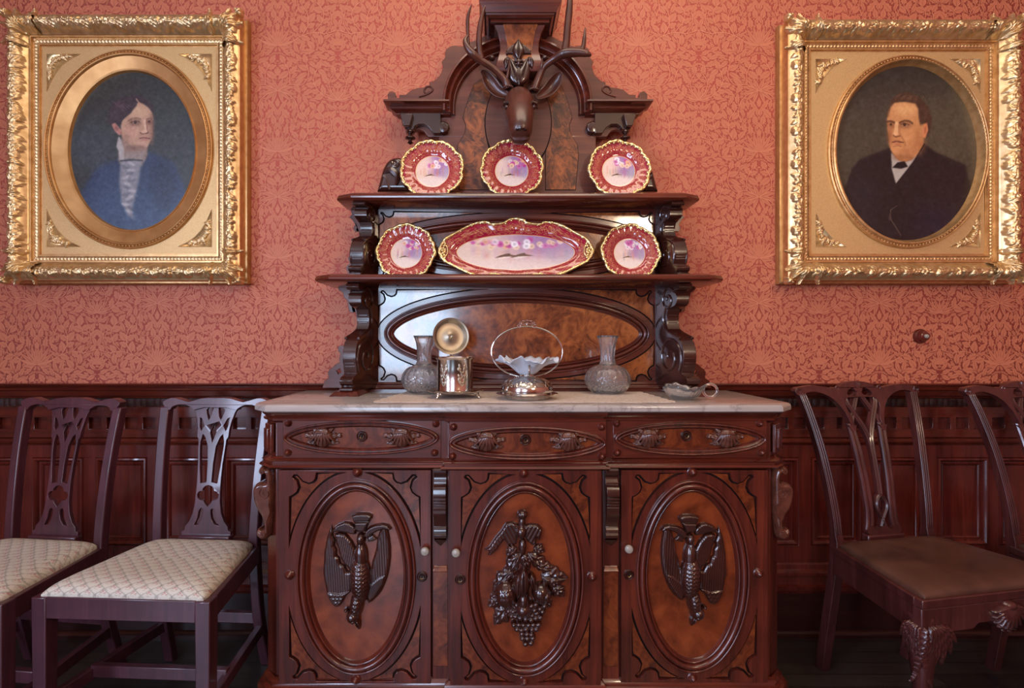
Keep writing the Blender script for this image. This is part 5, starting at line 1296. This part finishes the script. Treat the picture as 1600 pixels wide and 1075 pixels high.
# ---- carafes
def carafe():
    t = thing('carafe', '', 'carafe', (0, 0, 0), 'cut glass carafes on the marble top')
    def mod(r, h, a, j):
        if .012 < h < .1 and r > .03: r = r + .0034 * (abs(((10 * a / PI + h * 75) % 1) - .5) + abs(((10 * a / PI - h * 75) % 1) - .5))
        if h > .112: r = r + .0022 * abs(cos(6 * a)) * (1 if j < 80 else 0)
        return r, h
    outer = [(0, .0), (.048, 0), (.056, .003), (.066, .012), (.0775, .028), (.083, .044), (.0835, .055), (.081, .068), (.0745, .082), (.064, .094), (.05, .102), (.037, .107), (.0285, .113), (.0255, .122), (.0245, .135), (.025, .15), (.0265, .17), (.0295, .19), (.034, .205), (.0395, .217)]
    q = []
    for (a, b), (c, d) in zip(outer[:-1], outer[1:]):
        for i in range(4): q.append((a + (c - a) * i / 4, b + (d - b) * i / 4))
    q.append(outer[-1])
    inner = [(.037, .217), (.031, .203), (.0265, .188), (.0235, .17), (.022, .15), (.0215, .135), (.0222, .122), (.0255, .113), (.034, .1065), (.046, .1), (.059, .091), (.0695, .08), (.0765, .067), (.079, .055), (.0785, .044), (.073, .029), (.0615, .015), (.05, .009), (0, .008)]
    MB().lathe(q + inner, (0, 0, 0), 'z', 200, 0, mod).build('glass_body', M['glass'], t, sharp=0)
    return t
ca = carafe(); ca['label'] = 'cut glass carafe at left, behind the silver biscuit box'
ca.location = (X(663, -.215), -.215, ZM)
dup(ca, 'cut glass carafe standing alone, right of the silver basket', (X(949.5, -.215), -.215, ZM), .2)
# ---- silver biscuit box with open lid
bx, by = X(711, -.36), -.36
bb = thing('biscuit_box', 'silver biscuit box on footed tray with its round lid hinged open', 'biscuit box', (bx, by, ZM))
zz0 = ZM + .021
wv = lambda r, h, a, j: (r * (1 + (.03 * cos(12 * a) if r > .085 else 0)), h + (.002 * cos(12 * a) if r > .085 else 0))
MB().lathe([(0, .0), (.07, 0), (.085, .004), (.096, .009), (.098, .011), (.096, .012), (.084, .0075), (.07, .004), (0, .0035)], (bx, by, zz0 - .006), 'z', 96, 0, wv).build('tray', M['chased'], bb)
for a in (-2.25, -.35, 1.4):
    fx_, fy_ = bx + .079 * cos(a), by + .079 * sin(a); mb = MB()
    mb.tube([(fx_, fy_, zz0 - .002), (fx_ + .004 * cos(a), fy_ + .004 * sin(a), zz0 - .009), (fx_ + .009 * cos(a), fy_ + .009 * sin(a), ZM + .004), (fx_ + .013 * cos(a), fy_ + .013 * sin(a), ZM + .002)], [.011, .007, .0035, .003], 10)
    for q in (-1, 1): mb.ell((fx_ - q * .009 * sin(a), fy_ + q * .009 * cos(a), zz0 - .005), (.005, .005, .005), 8, 6)
    mb.build('foot', M['chased'], bb)
MB().lathe([(0, 0), (.06, 0), (.0635, .003), (.064, .008), (.0625, .012), (.0625, .11), (.0655, .114), (.0668, .117), (.0655, .12), (.0625, .12), (.061, .116), (.061, .02), (0, .018)], (bx, by, zz0), 'z', 64).build('body', M['silver'], bb)
r = Rel(-.075, .075, .018, .102, .0012)
for c in (-.038, .03):
    for sg in (-1, 1):
        r.strip(spline([(c, .022), (c + sg * .012, .04), (c - sg * .004, .06), (c + sg * .014, .078), (c + sg * .006, .09)], 6), .0012, .0012)
        for i in range(6): r.leaf(c + sg * .004 * (i % 3), .03 + .011 * i, PI / 2 - sg * (.9 - .1 * i), .014, .0035, .0014, .1 * sg, 0, .0002)
        for q in ((.011, .045), (.012, .08)):
            for j in range(5): r.ell(c + sg * q[0] + .003 * cos(j * 1.257), q[1] + .003 * sin(j * 1.257), .0026, .0026, 0, .0016)
rr_ = lambda U, V, Hh: (bx + (.0626 + Hh) * np.sin(U / .0626), by - (.0626 + Hh) * np.cos(U / .0626), zz0 + V)
mb = MB(); r.mesh(rr_, mb); mb.build('engraving', M['silver_soft'], bb, recalc=False, sharp=0)
lid = MB().lathe([(0, .004), (.005, .006), (.008, .002), (.012, -.002), (.04, -.006), (.05, -.004), (.056, .004), (.06, .011), (.0655, .013), (.067, .011), (.066, .007), (.061, .004), (.056, -.006), (.042, -.016), (.012, -.014), (0, -.014)], (0, 0, 0), 'y', 72)
Rm = Matrix.Translation((bx - .022, by + .073, zz0 + .12 + .072)) @ Matrix.Rotation(.32, 4, 'Z') @ Matrix.Rotation(-.12, 4, 'X')
lid.v = [tuple(Rm @ Vector(v)) for v in lid.v]
lid.build('lid', M['silver_soft'], bb)
mb = MB(); mb.tube([(bx - .02, by + .06, zz0 + .105), (bx - .022, by + .074, zz0 + .112), (bx - .022, by + .077, zz0 + .13)], .004, 8); mb.tube([(bx - .034, by + .072, zz0 + .117), (bx - .01, by + .072, zz0 + .117)], .005, 8); mb.build('hinge', M['silver'], bb)
# ---- bride's basket
kx, ky = X(823.5, -.4), -.4
kb = thing('bride_basket', 'silver basket with hoop handle holding a ruffled white glass bowl', 'basket', (kx, ky, ZM))
fl = lambda r, h, a, j: (r * (1 + (.035 * abs(cos(9 * a)) if r > .095 else 0)), h)
MB().lathe([(0, 0), (.07, 0), (.076, .003), (.079, .012), (.088, .0155), (.101, .0165), (.103, .018), (.1, .0195), (.09, .0195), (.087, .024), (.088, .032), (.086, .044), (.079, .055), (.068, .063), (.055, .068), (.035, .072), (.026, .077), (.024, .082), (0, .082)], (kx, ky, ZM), 'z', 90, 0, fl).build('base', M['silver'], kb)
MB().lathe([(.0868, .0435), (.0805, .0545), (.069, .0635), (.056, .0685), (.036, .0725)], (kx, ky, ZM + .0012), 'z', 90).build('chased_band', M['chased'], kb)
mb = MB(); zc = (1.259 + 1.088) / 2; hp = [(kx + .121 * cos(a), ky, zc + .0862 * sin(a)) for a in np.linspace(-PI / 2 - .0 + .22, 2 * PI - PI / 2 - .22, 72)]
mb.tube(hp, .0024, 8)
mb.build('hoop_handle', M['silver'], kb)
mb = MB(); zt2 = zc + .0862
for i in range(7):
    a = PI * i / 6; c = (kx + .025 * cos(a), ky - .001, zt2 + .004 + .012 * sin(a)); mb.tube([(c[0] + .0065 * cos(b), ky - .001, c[2] + .0065 * sin(b)) for b in np.linspace(0, 2 * PI, 14, endpoint=False)], .0024, 6, closed=True)
mb.ell((kx, ky, zt2 + .008), (.006, .003, .005), 10, 6); mb.build('finial', M['silver'], kb)
def ruff(r, h, a, j):
    k = max(0, (r - .03) / .07)
    return r * (1 + .08 * k * cos(6 * a + .5) + .02 * k * cos(24 * a)), h + k ** 2 * (.009 * sin(6 * a) + .004 * sin(13 * a + 1) + .0025 * sin(24 * a + 1) * k ** 2)
bo = [(.0, .082), (.026, .083), (.034, .089), (.045, .1), (.058, .112), (.072, .121), (.086, .1275), (.097, .131), (.1, .1325)]
bi = [(.0985, .1345), (.086, .131), (.071, .125), (.056, .1155), (.043, .1035), (.031, .092), (.02, .0865), (0, .086)]
MB().lathe(bo + bi, (kx, ky, ZM), 'z', 144, 0, ruff).build('glass_bowl', M['opal'], kb, sharp=0)
mb = MB().tube([(kx + .004, ky - .03, ZM + .082), (kx + .004, ky - .05, ZM + .092), (kx + .003, ky - .062, ZM + .108), (kx + .002, ky - .064, ZM + .118)], [.005, .0035, .003, .004], 8); mb.build('bowl_clasp', M['silver'], kb)
# ---- cut glass nappy with ring handle
nx, ny = X(1067, -.415), -.415
np_ = thing('nappy_dish', 'small cut glass dish with ring handle at right end of the marble top', 'dish', (nx, ny, zm + .0012))
def nap(r, h, a, j):
    k = max(0, (r - .03) / .045)
    r = r * (1 + .1 * k * cos(3 * a + .4) + .03 * k * cos(12 * a)) + .0014 * abs(sin(14 * a + h * 200))
    return r, h + k * k * (.008 * cos(3 * a + 1.2) + .003 * cos(12 * a))
mb = MB().lathe([(0, 0), (.036, 0), (.046, .005), (.058, .016), (.068, .03), (.074, .042), (.0725, .0445), (.068, .042), (.062, .031), (.052, .019), (.04, .0105), (0, .009)], (nx, ny, zm + .0012), 'z', 112, 0, nap)
mb.v = [(nx + (x - nx) * .9, ny + (y - ny) * .9, z) for x, y, z in mb.v]; mb.build('bowl', M['glass'], np_, sharp=0)
mb = MB().tube([(nx + .092 + .0235 * cos(a), ny, zm + .031 + .0215 * sin(a)) for a in np.linspace(0, 2 * PI, 32, endpoint=False)], .0045, 10, closed=True); mb.build('ring_handle', M['glass'], np_, sharp=0)
# ================================================================== CHAIRS WITH PATTERNED SEATS
def fabric_seat(parent, fw, bw, y0, y1, z, puff, mat, paint=None, res=.0026):
    nx_, ny_ = int(2 * fw / res), int((y1 - y0) / res)
    g = lambda n: (lambda q: .45 * q + .55 * (.5 - .5 * np.cos(PI * q)))(np.linspace(0, 1, n + 1))
    s, t = np.meshgrid(2 * g(nx_) - 1, .35 * g(ny_ + 50) + .65 * (.5 - .5 * np.cos(PI * np.linspace(0, 1, ny_ + 51))))
    hw_ = fw + (bw - fw) * t
    e = 2 * np.abs(t - .5)
    x = s * (hw_ - .008 * np.abs(s) ** 8 * e ** 8); y = y0 + (y1 - y0) * t
    prof = np.clip(1 - np.abs(s) ** 7, 0, 1) ** .5 * np.clip(1 - e ** 7, 0, 1) ** .5
    dip = 1 - .16 * np.exp(-((s / .5) ** 2 + ((t - .55) / .3) ** 2))
    h = z + .004 + puff * prof * dip
    idx = np.arange(s.size).reshape(s.shape)
    q = np.stack([idx[:-1, :-1], idx[:-1, 1:], idx[1:, 1:], idx[1:, :-1]], -1).reshape(-1, 4)
    V = np.stack([x, y, h], -1).reshape(-1, 3).tolist(); F_ = q.tolist()
    edge = list(idx[0, :]) + list(idx[1:, -1]) + list(idx[-1, -2::-1]) + list(idx[-2:0:-1, 0])
    b = len(V); V += [(V[i][0], V[i][1], z - .004) for i in edge]; m = len(edge)
    F_ += [(edge[i], b + i, b + (i + 1) % m, edge[(i + 1) % m]) for i in range(m)]
    mb = MB(); mb.add(V, F_); o = mb.build('seat_cushion', mat, parent, recalc=False, sharp=0)
    if paint is not None:
        v = np.array(V); set_colors(o, paint(v[:, 0], v[:, 1] - np.where(v[:, 1] < (y0 + y1) / 2, 1.0, -1.0) * (z + .004 + puff - v[:, 2])))
    return o
def ogee(x, y):
    p, q = .046, .044
    base = np.array(lin(194, 186, 172)[:3]); line = np.array(lin(110, 108, 104)[:3]); red = np.array(lin(158, 72, 76)[:3]); grn = np.array(lin(128, 118, 92)[:3])
    u, v = x / p, y / q
    w = .5 * np.sin(2 * PI * v) * .5
    d1 = np.abs((u + w * .9 + .5) % 1 - .5); d2 = np.abs((u - w * .9) % 1 - .5)
    row = np.floor(v * 1.0); cu = (u + .25) % .5 - .25; cv = (v + .25) % .5 - .25
    c = np.tile(base, (len(x), 1))
    m = np.clip(1 - np.minimum(d1, d2) / .075, 0, 1)[:, None]; c = c * (1 - m * .85) + line * m * .85
    cu = (u * 1. + .25) % 1 - .5; cu2 = (u + .75) % 1 - .5
    r = np.random.RandomState(2).rand(len(x))
    for du, dv, col in ((.25, 0, red), (.75, .5, red)):
        a = (u + du) % 1 - .5; b_ = (v + dv) % 1 - .5
        k = ((a + .3 * b_) / .07) ** 2 + ((b_ - .06) / .1) ** 2; k2 = ((a - .12) / .09) ** 2 + ((b_ + .09) / .06) ** 2; k2 = np.minimum(k2, ((a + .12) / .08) ** 2 + ((b_ + .05) / .06) ** 2); k3 = (a / .26) ** 2 + (b_ / .3) ** 2
        m = (np.clip(1.2 - np.minimum(k, k2), 0, 1))[:, None]; c = c * (1 - m * .7) + col * m * .7
        m = ((k3 < 1) & (k3 > .6) & (r > .55))[:, None] * .5; c = c * (1 - m) + grn * m
    return c
M['fabric'] = painted('sprigged_fabric', .85, 0, .2)
def post(mb, pts, wx, wy, sg):
    rings = []
    for i, (x, y, z) in enumerate(pts):
        w = wx[i] if hasattr(wx, '__len__') else wx; d = wy[i] if hasattr(wy, '__len__') else wy
        x *= sg
        rings.append([(x - w / 2, y - d / 2, z), (x + w / 2, y - d / 2, z), (x + w / 2, y + d / 2, z), (x - w / 2, y + d / 2, z)])
    mb.loft(rings)
def chair_a():
    t = thing('dining_chair', '', 'chair', (0, 0, 0), 'mahogany chairs with sprigged seats at left'); W = M['chairA']
    yf, yb = -.2085, .2085; zs = .472
    for sg in (-1, 1):
        mb = MB(); post(mb, [(.243, yf + .022, 0), (.243, yf + .022, zs - .001)], [.038, .044], [.038, .044], sg); mb.build('front_leg', W, t, bevel=.003)
        mb = MB(); pts = [(.186, .285, 0), (.181, .235, .2), (.18, .212, .4), (.18, .208, .5), (.184, .222, .66), (.19, .245, .82), (.196, .274, .965)]
        q = spline(pts, 4); post(mb, q, .034, .034, sg); mb.build('back_post', W, t, bevel=.004)
        a, b, c, d = (.262 * sg, yf + .04), (.196 * sg, yb), (.172 * sg, yb), (.238 * sg, yf + .04)
        pl = [a, b, c, d] if sg > 0 else [d, c, b, a]
        mb = MB().hexa([(x, y, .41) for x, y in pl], [(x, y, zs) for x, y in pl]); mb.build('side_rail', W, t, bevel=.002)
        a, b, c, d = (.252 * sg, yf + .03), (.195 * sg, .25), (.172 * sg, .25), (.229 * sg, yf + .03)
        pl = [a, b, c, d] if sg > 0 else [d, c, b, a]
        MB().hexa([(x, y, .135) for x, y in pl], [(x, y, .172) for x, y in pl]).build('side_stretcher', W, t, bevel=.002)
    MB().box(-.222, .222, yf + .002, yf + .03, .41, zs).build('front_rail', W, t, bevel=.002)
    MB().box(-.17, .17, yb - .012, yb + .014, .41, zs + .006).build('back_rail', W, t, bevel=.002)
    MB().box(-.222, .222, -.05, -.028, .142, .18).build('cross_stretcher', W, t, bevel=.002)
    MB().box(-.175, .175, .225, .247, .178, .216).build('back_stretcher', W, t, bevel=.002)
    YL = lambda z: float(np.interp(z, [.4, .5, .58, .66, .74, .82, .9, .965, 1.02], [.212, .208, .214, .222, .233, .245, .2595, .274, .286]))
    T = lambda u, v, w: (u, YL(v) - w, v)
    k = .00107; zf = lambda y: .504 + (545 - y) / 475 * .493
    cv = lambda pts: [(x * k, zf(y)) for x, y in pts]
    sym = lambda h: h + [(-x, y) for x, y in reversed(h) if abs(x) > .01]
    hc = [(0, 69), (30, 68.5), (55, 71), (80, 79), (100, 83), (122, 77), (145, 70), (165, 70), (180, 75), (191, 83), (190, 92), (184, 99), (180, 112), (160, 112), (156, 103), (146, 97), (132, 93), (112, 93), (94, 99), (82, 107), (78, 113), (40, 103), (0, 103)]
    def dense(p, n=3):
        return [(p[i][0] + (p[(i + 1) % len(p)][0] - p[i][0]) * j / n, p[i][1] + (p[(i + 1) % len(p)][1] - p[i][1]) * j / n) for i in range(len(p)) for j in range(n)]
    MB().prism(cv(sym(hc)), -.016, .016, T).build('crest_rail', W, t, bevel=.004)
    hs = [(0, 101), (40, 101), (80, 103), (70, 122), (63, 148), (57, 180), (56, 205), (50, 215), (48, 250), (44, 300), (42, 360), (43, 400), (44, 430), (50, 468), (61, 496), (75, 513), (76, 526), (86, 530), (86, 546), (0, 546)]
    m = lambda h: [(-x, y) for x, y in h]
    sl = [(9, 362), (30, 366), (36, 310), (41, 250), (42, 225), (36, 196), (28, 204), (15, 238), (10, 300)]
    td = [(9, 106), (14, 103), (26, 104), (33, 112), (31, 124), (22, 148), (14, 134)]
    sd = [(44, 186), (34, 168), (46, 142), (54, 138), (50, 172)]
    bt = [(13, 455), (22, 450), (29, 460), (32, 484), (44, 510), (28, 506), (17, 488), (13, 470)]
    qf = [(0, 372), (12, 376), (19, 384), (20, 392), (32, 394), (38, 404), (36, 416), (26, 423), (16, 424), (9, 436), (4, 440), (0, 447)]
    qf = qf + [(-x, y) for x, y in reversed(qf[1:-1])]
    holes = [sl, m(sl), [(0, 226), (11, 190), (0, 156), (-11, 190)], td, m(td), sd, m(sd), bt, m(bt), qf]
    MB().prism(cv(sym(hs)), -.007, .007, T, [cv(h) for h in holes]).build('splat', W, t, bevel=.0018)
    MB().box(-.095, .095, YL(.5) - .022, YL(.5) + .012, .474, .508).build('splat_shoe', W, t, bevel=.005)
    fabric_seat(t, .25, .186, yf + .008, yb - .012, zs, .034, M['fabric'], ogee)
    return t
a2 = chair_a()
def where(px_f, sf, px_b, sb, dy=0):
    xf, xb = (px_f - VPX) / sf, (px_b - VPX) / sb
    yf, yb = F / sf - CD, F / sb - CD
    return ((xf + xb) / 2, (yf + yb) / 2 + dy, 0), math.atan2(xf - xb, yb - yf)
loc, rz = where(186, 549, 323.5, 429)
a2.location = loc; a2.rotation_euler.z = rz; a2['label'] = 'dark mahogany chair with cream sprigged seat standing against left end of sideboard'
dup(a2, 'dark mahogany chair with cream sprigged seat at far left, cut off by the photo edge', (-1.612, loc[1], 0), -.115)
# ================================================================== CHAIRS WITH LEATHER SEATS
def chair_b():
    t = thing('dining_chair', '', 'chair', (0, 0, 0), 'walnut chairs with leather seats at right'); W = M['chairB']
    yf, yb = -.195, .195; zs = .484; fw, bw = .297, .214
    YL = lambda z: float(np.interp(z, [.4, .5, .6, .7, .8, .9, 1.0, 1.06], [.195, .197, .206, .221, .242, .268, .3, .322]))
    for sg in (-1, 1):
        pts = [(.187, .27, 0), (.191, .235, .2), (.195, .2, .4), (.195, .197, .5), (.202, .21, .63), (.217, .242, .8), (.236, .28, .94), (.249, .306, 1.015)]
        q = spline(pts, 5); mb = MB(); n = len(q)
        post(mb, q, [.031 if p[2] > .42 else .034 for p in q], [.026 if p[2] > .5 else .034 for p in q], sg)
        for o in (-.009, 0, .009):
            mb.tube([(sg * p[0] + o, p[1] - .013, p[2]) for p in q if p[2] > .5], .0036, 6)
        mb.build('back_post', W, t, bevel=.003)
        # cabriole leg
        c = [(x + .035, y, z, w) for x, y, z, w in ((.226, yf + .035, .43, .07), (.23, yf + .03, .37, .068), (.236, yf + .022, .31, .056), (.238, yf + .02, .24, .042), (.234, yf + .026, .16, .033), (.228, yf + .032, .09, .03), (.228, yf + .028, .05, .036), (.23, yf + .02, .028, .05), (.23, yf + .018, .01, .05), (.23, yf + .018, 0, .04))]
        mb = MB(); rings = []
        for x, y, z, w in [(*spl,) for spl in spline(c, 4)]:
            rings.append([(sg * x + w / 2 * math.copysign(abs(cos(a)) ** .7, cos(a)), y + w / 2 * math.copysign(abs(sin(a)) ** .7, sin(a)), z) for a in [2 * PI * i / 16 for i in range(16)]])
        mb.loft(rings); lg = mb.build('front_leg', W, t, sharp=0)
        # acanthus carving over the knee, on the front and the outer side
        r = Rel(-.06, .075, -.17, .01, .002)
        for i, (a, L, w) in enumerate([(-1.45, .165, .018), (-1.2, .15, .018), (-.98, .125, .018), (-.75, .1, .017), (-.5, .078, .015)]): r.leaf(-.03 + .007 * i, .004, a, L, w, .012, -.3, 5, .004)
        r.leaf(-.045, .004, -1.62, .15, .012, .014, .0, 9, .004)
        fx = sg * (fw + .0)
        mb = MB()
        r.mesh(lambda U, V, Hh: (fx - sg * (U + .05) * 1.1, yf - .0015 - Hh + .11 * np.clip(-V / .17, 0, 1) ** 1.6 * .3, .405 + V), mb)
        r.mesh(lambda U, V, Hh: (fx + sg * (.001 + Hh - .033 * np.clip(-V / .17, 0, 1) ** 1.6), yf + (U + .05) * .6, .405 + V), mb)
        mb.build('knee_carving', W, lg, recalc=False, sharp=0)
        a, b, c_, d = (fw * sg, yf + .02), (bw * sg, yb), ((bw - .026) * sg, yb), ((fw - .028) * sg, yf + .02)
        pl = [a, b, c_, d] if sg > 0 else [d, c_, b, a]
        mb = MB().hexa([(x, y, .385) for x, y in pl], [(x, y, zs - .016) for x, y in pl])
        pl = [(x + .003 * sg if i in ((0, 1) if sg > 0 else (2, 3)) else x, y) for i, (x, y) in enumerate(pl)]
        mb.hexa([(x, y, zs - .025) for x, y in pl], [(x, y, zs) for x, y in pl]); mb.build('side_rail', W, t, bevel=.003)
    T = front(yf + .03)
    fr = [(-fw, .385), (-fw, .458), (fw, .458), (fw, .385), (fw - .11, .385), (.12, .385), (.1, .4), (.055, .4), (.04, .39), (.025, .378), (-.025, .378), (-.04, .39), (-.055, .4), (-.1, .4), (-.12, .385)]
    mb = MB().prism(list(reversed(fr)), 0, .03, T); mb.box(-fw - .002, fw + .002, yf - .004, yf + .024, zs - .025, zs); mb.build('front_rail', W, t, bevel=.003)
    r = Rel(-.06, .06, -.06, .045, .0018)
    for i in range(11):
        a = -PI / 2 + (i - 5) * .27; r.leaf(0, .03, a, .078 - .0025 * abs(i - 5), .0095, .014, 0, 0, .006, .15, .55)
    r.ell(0, .03, .022, .014, 0, .016, .004)
    mb = MB(); r.mesh(lambda U, V, Hh: (U, yf - .0005 - Hh, .415 + V), mb); mb.build('shell_carving', W, t, recalc=False, sharp=0)
    MB().box(-bw + .02, bw - .02, yb - .012, yb + .012, .39, zs + .004).build('back_rail', W, t, bevel=.002)
    k = .000665; zf = lambda y: .514 + (960 - y) * .000578
    TB = lambda u, v, w: (u, YL(v) - w, v)
    cv = lambda pts: [(x * k, zf(y)) for x, y in pts]
    hc = [(0, 20), (25, 21), (55, 25), (85, 33), (105, 43), (118, 55), (130, 61), (150, 57), (165, 62), (190, 58), (225, 51), (260, 46), (295, 44), (330, 46), (365, 52), (392, 54), (410, 62), (418, 78), (412, 96), (398, 108), (376, 110), (368, 100), (345, 88), (315, 82), (280, 84), (245, 94), (210, 112), (180, 136), (155, 168), (135, 205), (121, 245), (112, 285), (92, 290), (90, 255), (98, 225), (110, 195), (112, 165), (104, 138), (92, 124), (60, 122), (0, 122)]
    hc = hc + [(-x, y) for x, y in reversed(hc[1:-1])]; hc = [p for p in hc]
    ho = [(18, 102), (14, 88), (24, 80), (26, 68), (40, 62), (54, 68), (66, 72), (76, 84), (86, 100), (74, 112), (44, 114), (30, 108)]
    MB().prism(cv(hc), -.011, .012, TB, [cv(ho), cv([(-x, y) for x, y in ho])]).build('crest_rail', W, t, bevel=.003)
    mb = MB()
    for sg in (-1, 1):
        for c, rad_ in (((395, 78), .011), ((395, 78), .006), ((140, 62), .007)):
            u, v = cv([c])[0]; mb.tube([(sg * u + rad_ * cos(a), YL(v) - .012, v + rad_ * sin(a)) for a in np.linspace(0, 2 * PI, 20, endpoint=False)], .0028, 6, closed=True)
    for i in range(7):
        a = PI / 2 + (i - 3) * .33; u0, v0 = cv([(0, 62)])[0]
        mb.tube([(u0, YL(v0) - .013, v0 - .003), (u0 + .02 * cos(a), YL(v0 + .02) - .013, v0 + .02 * sin(a))], [.002, .0042], 6)
    mb.build('crest_carving', W, t)
    prof = [(-.0105, -.009), (-.0115, .002), (-.0095, .007), (-.006, .009), (-.002, .0065), (0, .0055), (.002, .0065), (.006, .009), (.0095, .007), (.0115, .002), (.0105, -.009)]
    mb = MB()
    for sg in (-1, 1):
        for pts, sc_, dz in (([(88, 935), (78, 880), (75, 800), (79, 700), (86, 560), (92, 420), (98, 340), (102, 285)], 1.35, 0), ([(0, 720), (0, 560), (1, 440), (10, 370), (32, 300), (62, 230), (92, 165), (100, 118)], .95, .0015), ([(98, 295), (82, 245), (52, 185), (26, 130), (18, 112)], .9, -.001), ([(0, 722), (22, 748), (32, 780), (26, 815), (6, 855), (-16, 915)], .55, .001)):
            q = spline([(sg * x, y) for x, y in pts], 6); q = cv(q)
            if sg < 0: q = q[::-1]
            mb.sweep(q, [(n * sc_, h + dz) for n, h in prof], TB, closed=False)
    for sg in (-1, 1):
        pts = cv([(sg * 88, 330), (sg * 76, 296), (sg * 94, 300), (sg * 104, 262), (sg * 112, 298), (sg * 126, 296), (sg * 112, 334)])
        mb.prism(pts if sg < 0 else pts[::-1], -.008, .011, TB)
    hb = [(0, 912), (22, 916), (40, 934), (58, 934), (62, 918), (76, 905), (98, 915), (110, 935), (108, 950), (94, 962), (92, 972)]
    hb = hb + [(-x, y) for x, y in reversed(hb[1:])]
    mb.prism(cv(hb), -.009, .0105, TB)
    mb.build('splat', W, t, sharp=30)
    MB().box(-.078, .078, YL(.5) - .017, YL(.5) + .014, .462, .514).build('splat_shoe', W, t, bevel=.005)
    fabric_seat(t, fw - .008, bw - .01, yf + .006, yb - .012, zs, .024, M['leather'], None, .008)
    return t
b3 = chair_b()
loc, rz = where(1575, 540, 1379, 430)
b3.location = loc; b3.rotation_euler.z = rz; b3['label'] = 'carved walnut chair with brown leather seat standing right of the sideboard'
dup(b3, 'carved walnut chair with brown leather seat at far right, mostly cut off by photo edge', (loc[0] + .63, loc[1] + .0, 0), rz)
# ================================================================== CAMERA AND LIGHT
cam = bpy.data.objects.new('camera', bpy.data.cameras.new('camera')); COL.objects.link(cam)
cam.location = (0, -CD, H); cam.rotation_euler = (PI / 2, 0, 0)
cam.data.sensor_width = 36; cam.data.lens = 36 * F / 1600; cam.data.shift_x = (800 - VPX) / 1600; cam.data.clip_start = .02
bpy.context.scene.camera = cam
def area(name, loc, rot, sx, sy, power, col):
    l = bpy.data.lights.new(name, 'AREA'); l.shape = 'RECTANGLE'; l.size, l.size_y = sx, sy; l.energy = power; l.color = col
    o = bpy.data.objects.new(name, l); COL.objects.link(o); o.location = loc; o.rotation_euler = rot; return o
K = 1.0
area('daylight_front', (-1.12, YF - .12, 1.6), (PI / 2, 0, 0), 1.2, 1.6, 95 * K, (.56, .75, 1.0))      # through window_1
area('daylight_left', (XL - .12, -3.85, 1.72), (0, -PI / 2, 0), 2.35, 1.3, 230 * K, (.6, .72, 1.0))        # through window_2
def bulb(name, loc, power, r, col):
    l = bpy.data.lights.new(name, 'POINT'); l.energy = power; l.shadow_soft_size = r; l.color = col
    o = bpy.data.objects.new(name, l); COL.objects.link(o); o.location = loc
for i, (x, y) in enumerate(((1.3, -3.15), (1.5, -3.05), (1.6, -3.3), (1.4, -3.4))):
    bulb('chandelier_lamp', (x, y, 2.35), 21 * K, .09, (1.0, .8, .56))
area('overhead_warm_fill', (.25, -1.0, 3.35), (0, 0, 0), 1.8, .7, 20 * K, (1.0, .84, .66))  # added warm fill in place of ceiling bounce, no fixture there
w = bpy.data.worlds.new('room_air'); bpy.context.scene.world = w; w.use_nodes = True
w.node_tree.nodes['Background'].inputs[0].default_value = (.5, .45, .42, 1); w.node_tree.nodes['Background'].inputs[1].default_value = .3
sc = bpy.context.scene
sc.view_settings.view_transform = 'Standard'; sc.view_settings.look = 'Medium Contrast'; sc.view_settings.exposure = .16; sc.view_settings.gamma = 1
sc.cycles.max_bounces = 10; sc.cycles.transmission_bounces = 10; sc.cycles.glossy_bounces = 4; sc.cycles.diffuse_bounces = 4
sc.cycles.sample_clamp_indirect = 4; sc.cycles.use_denoising = True; sc.cycles.blur_glossy = .5
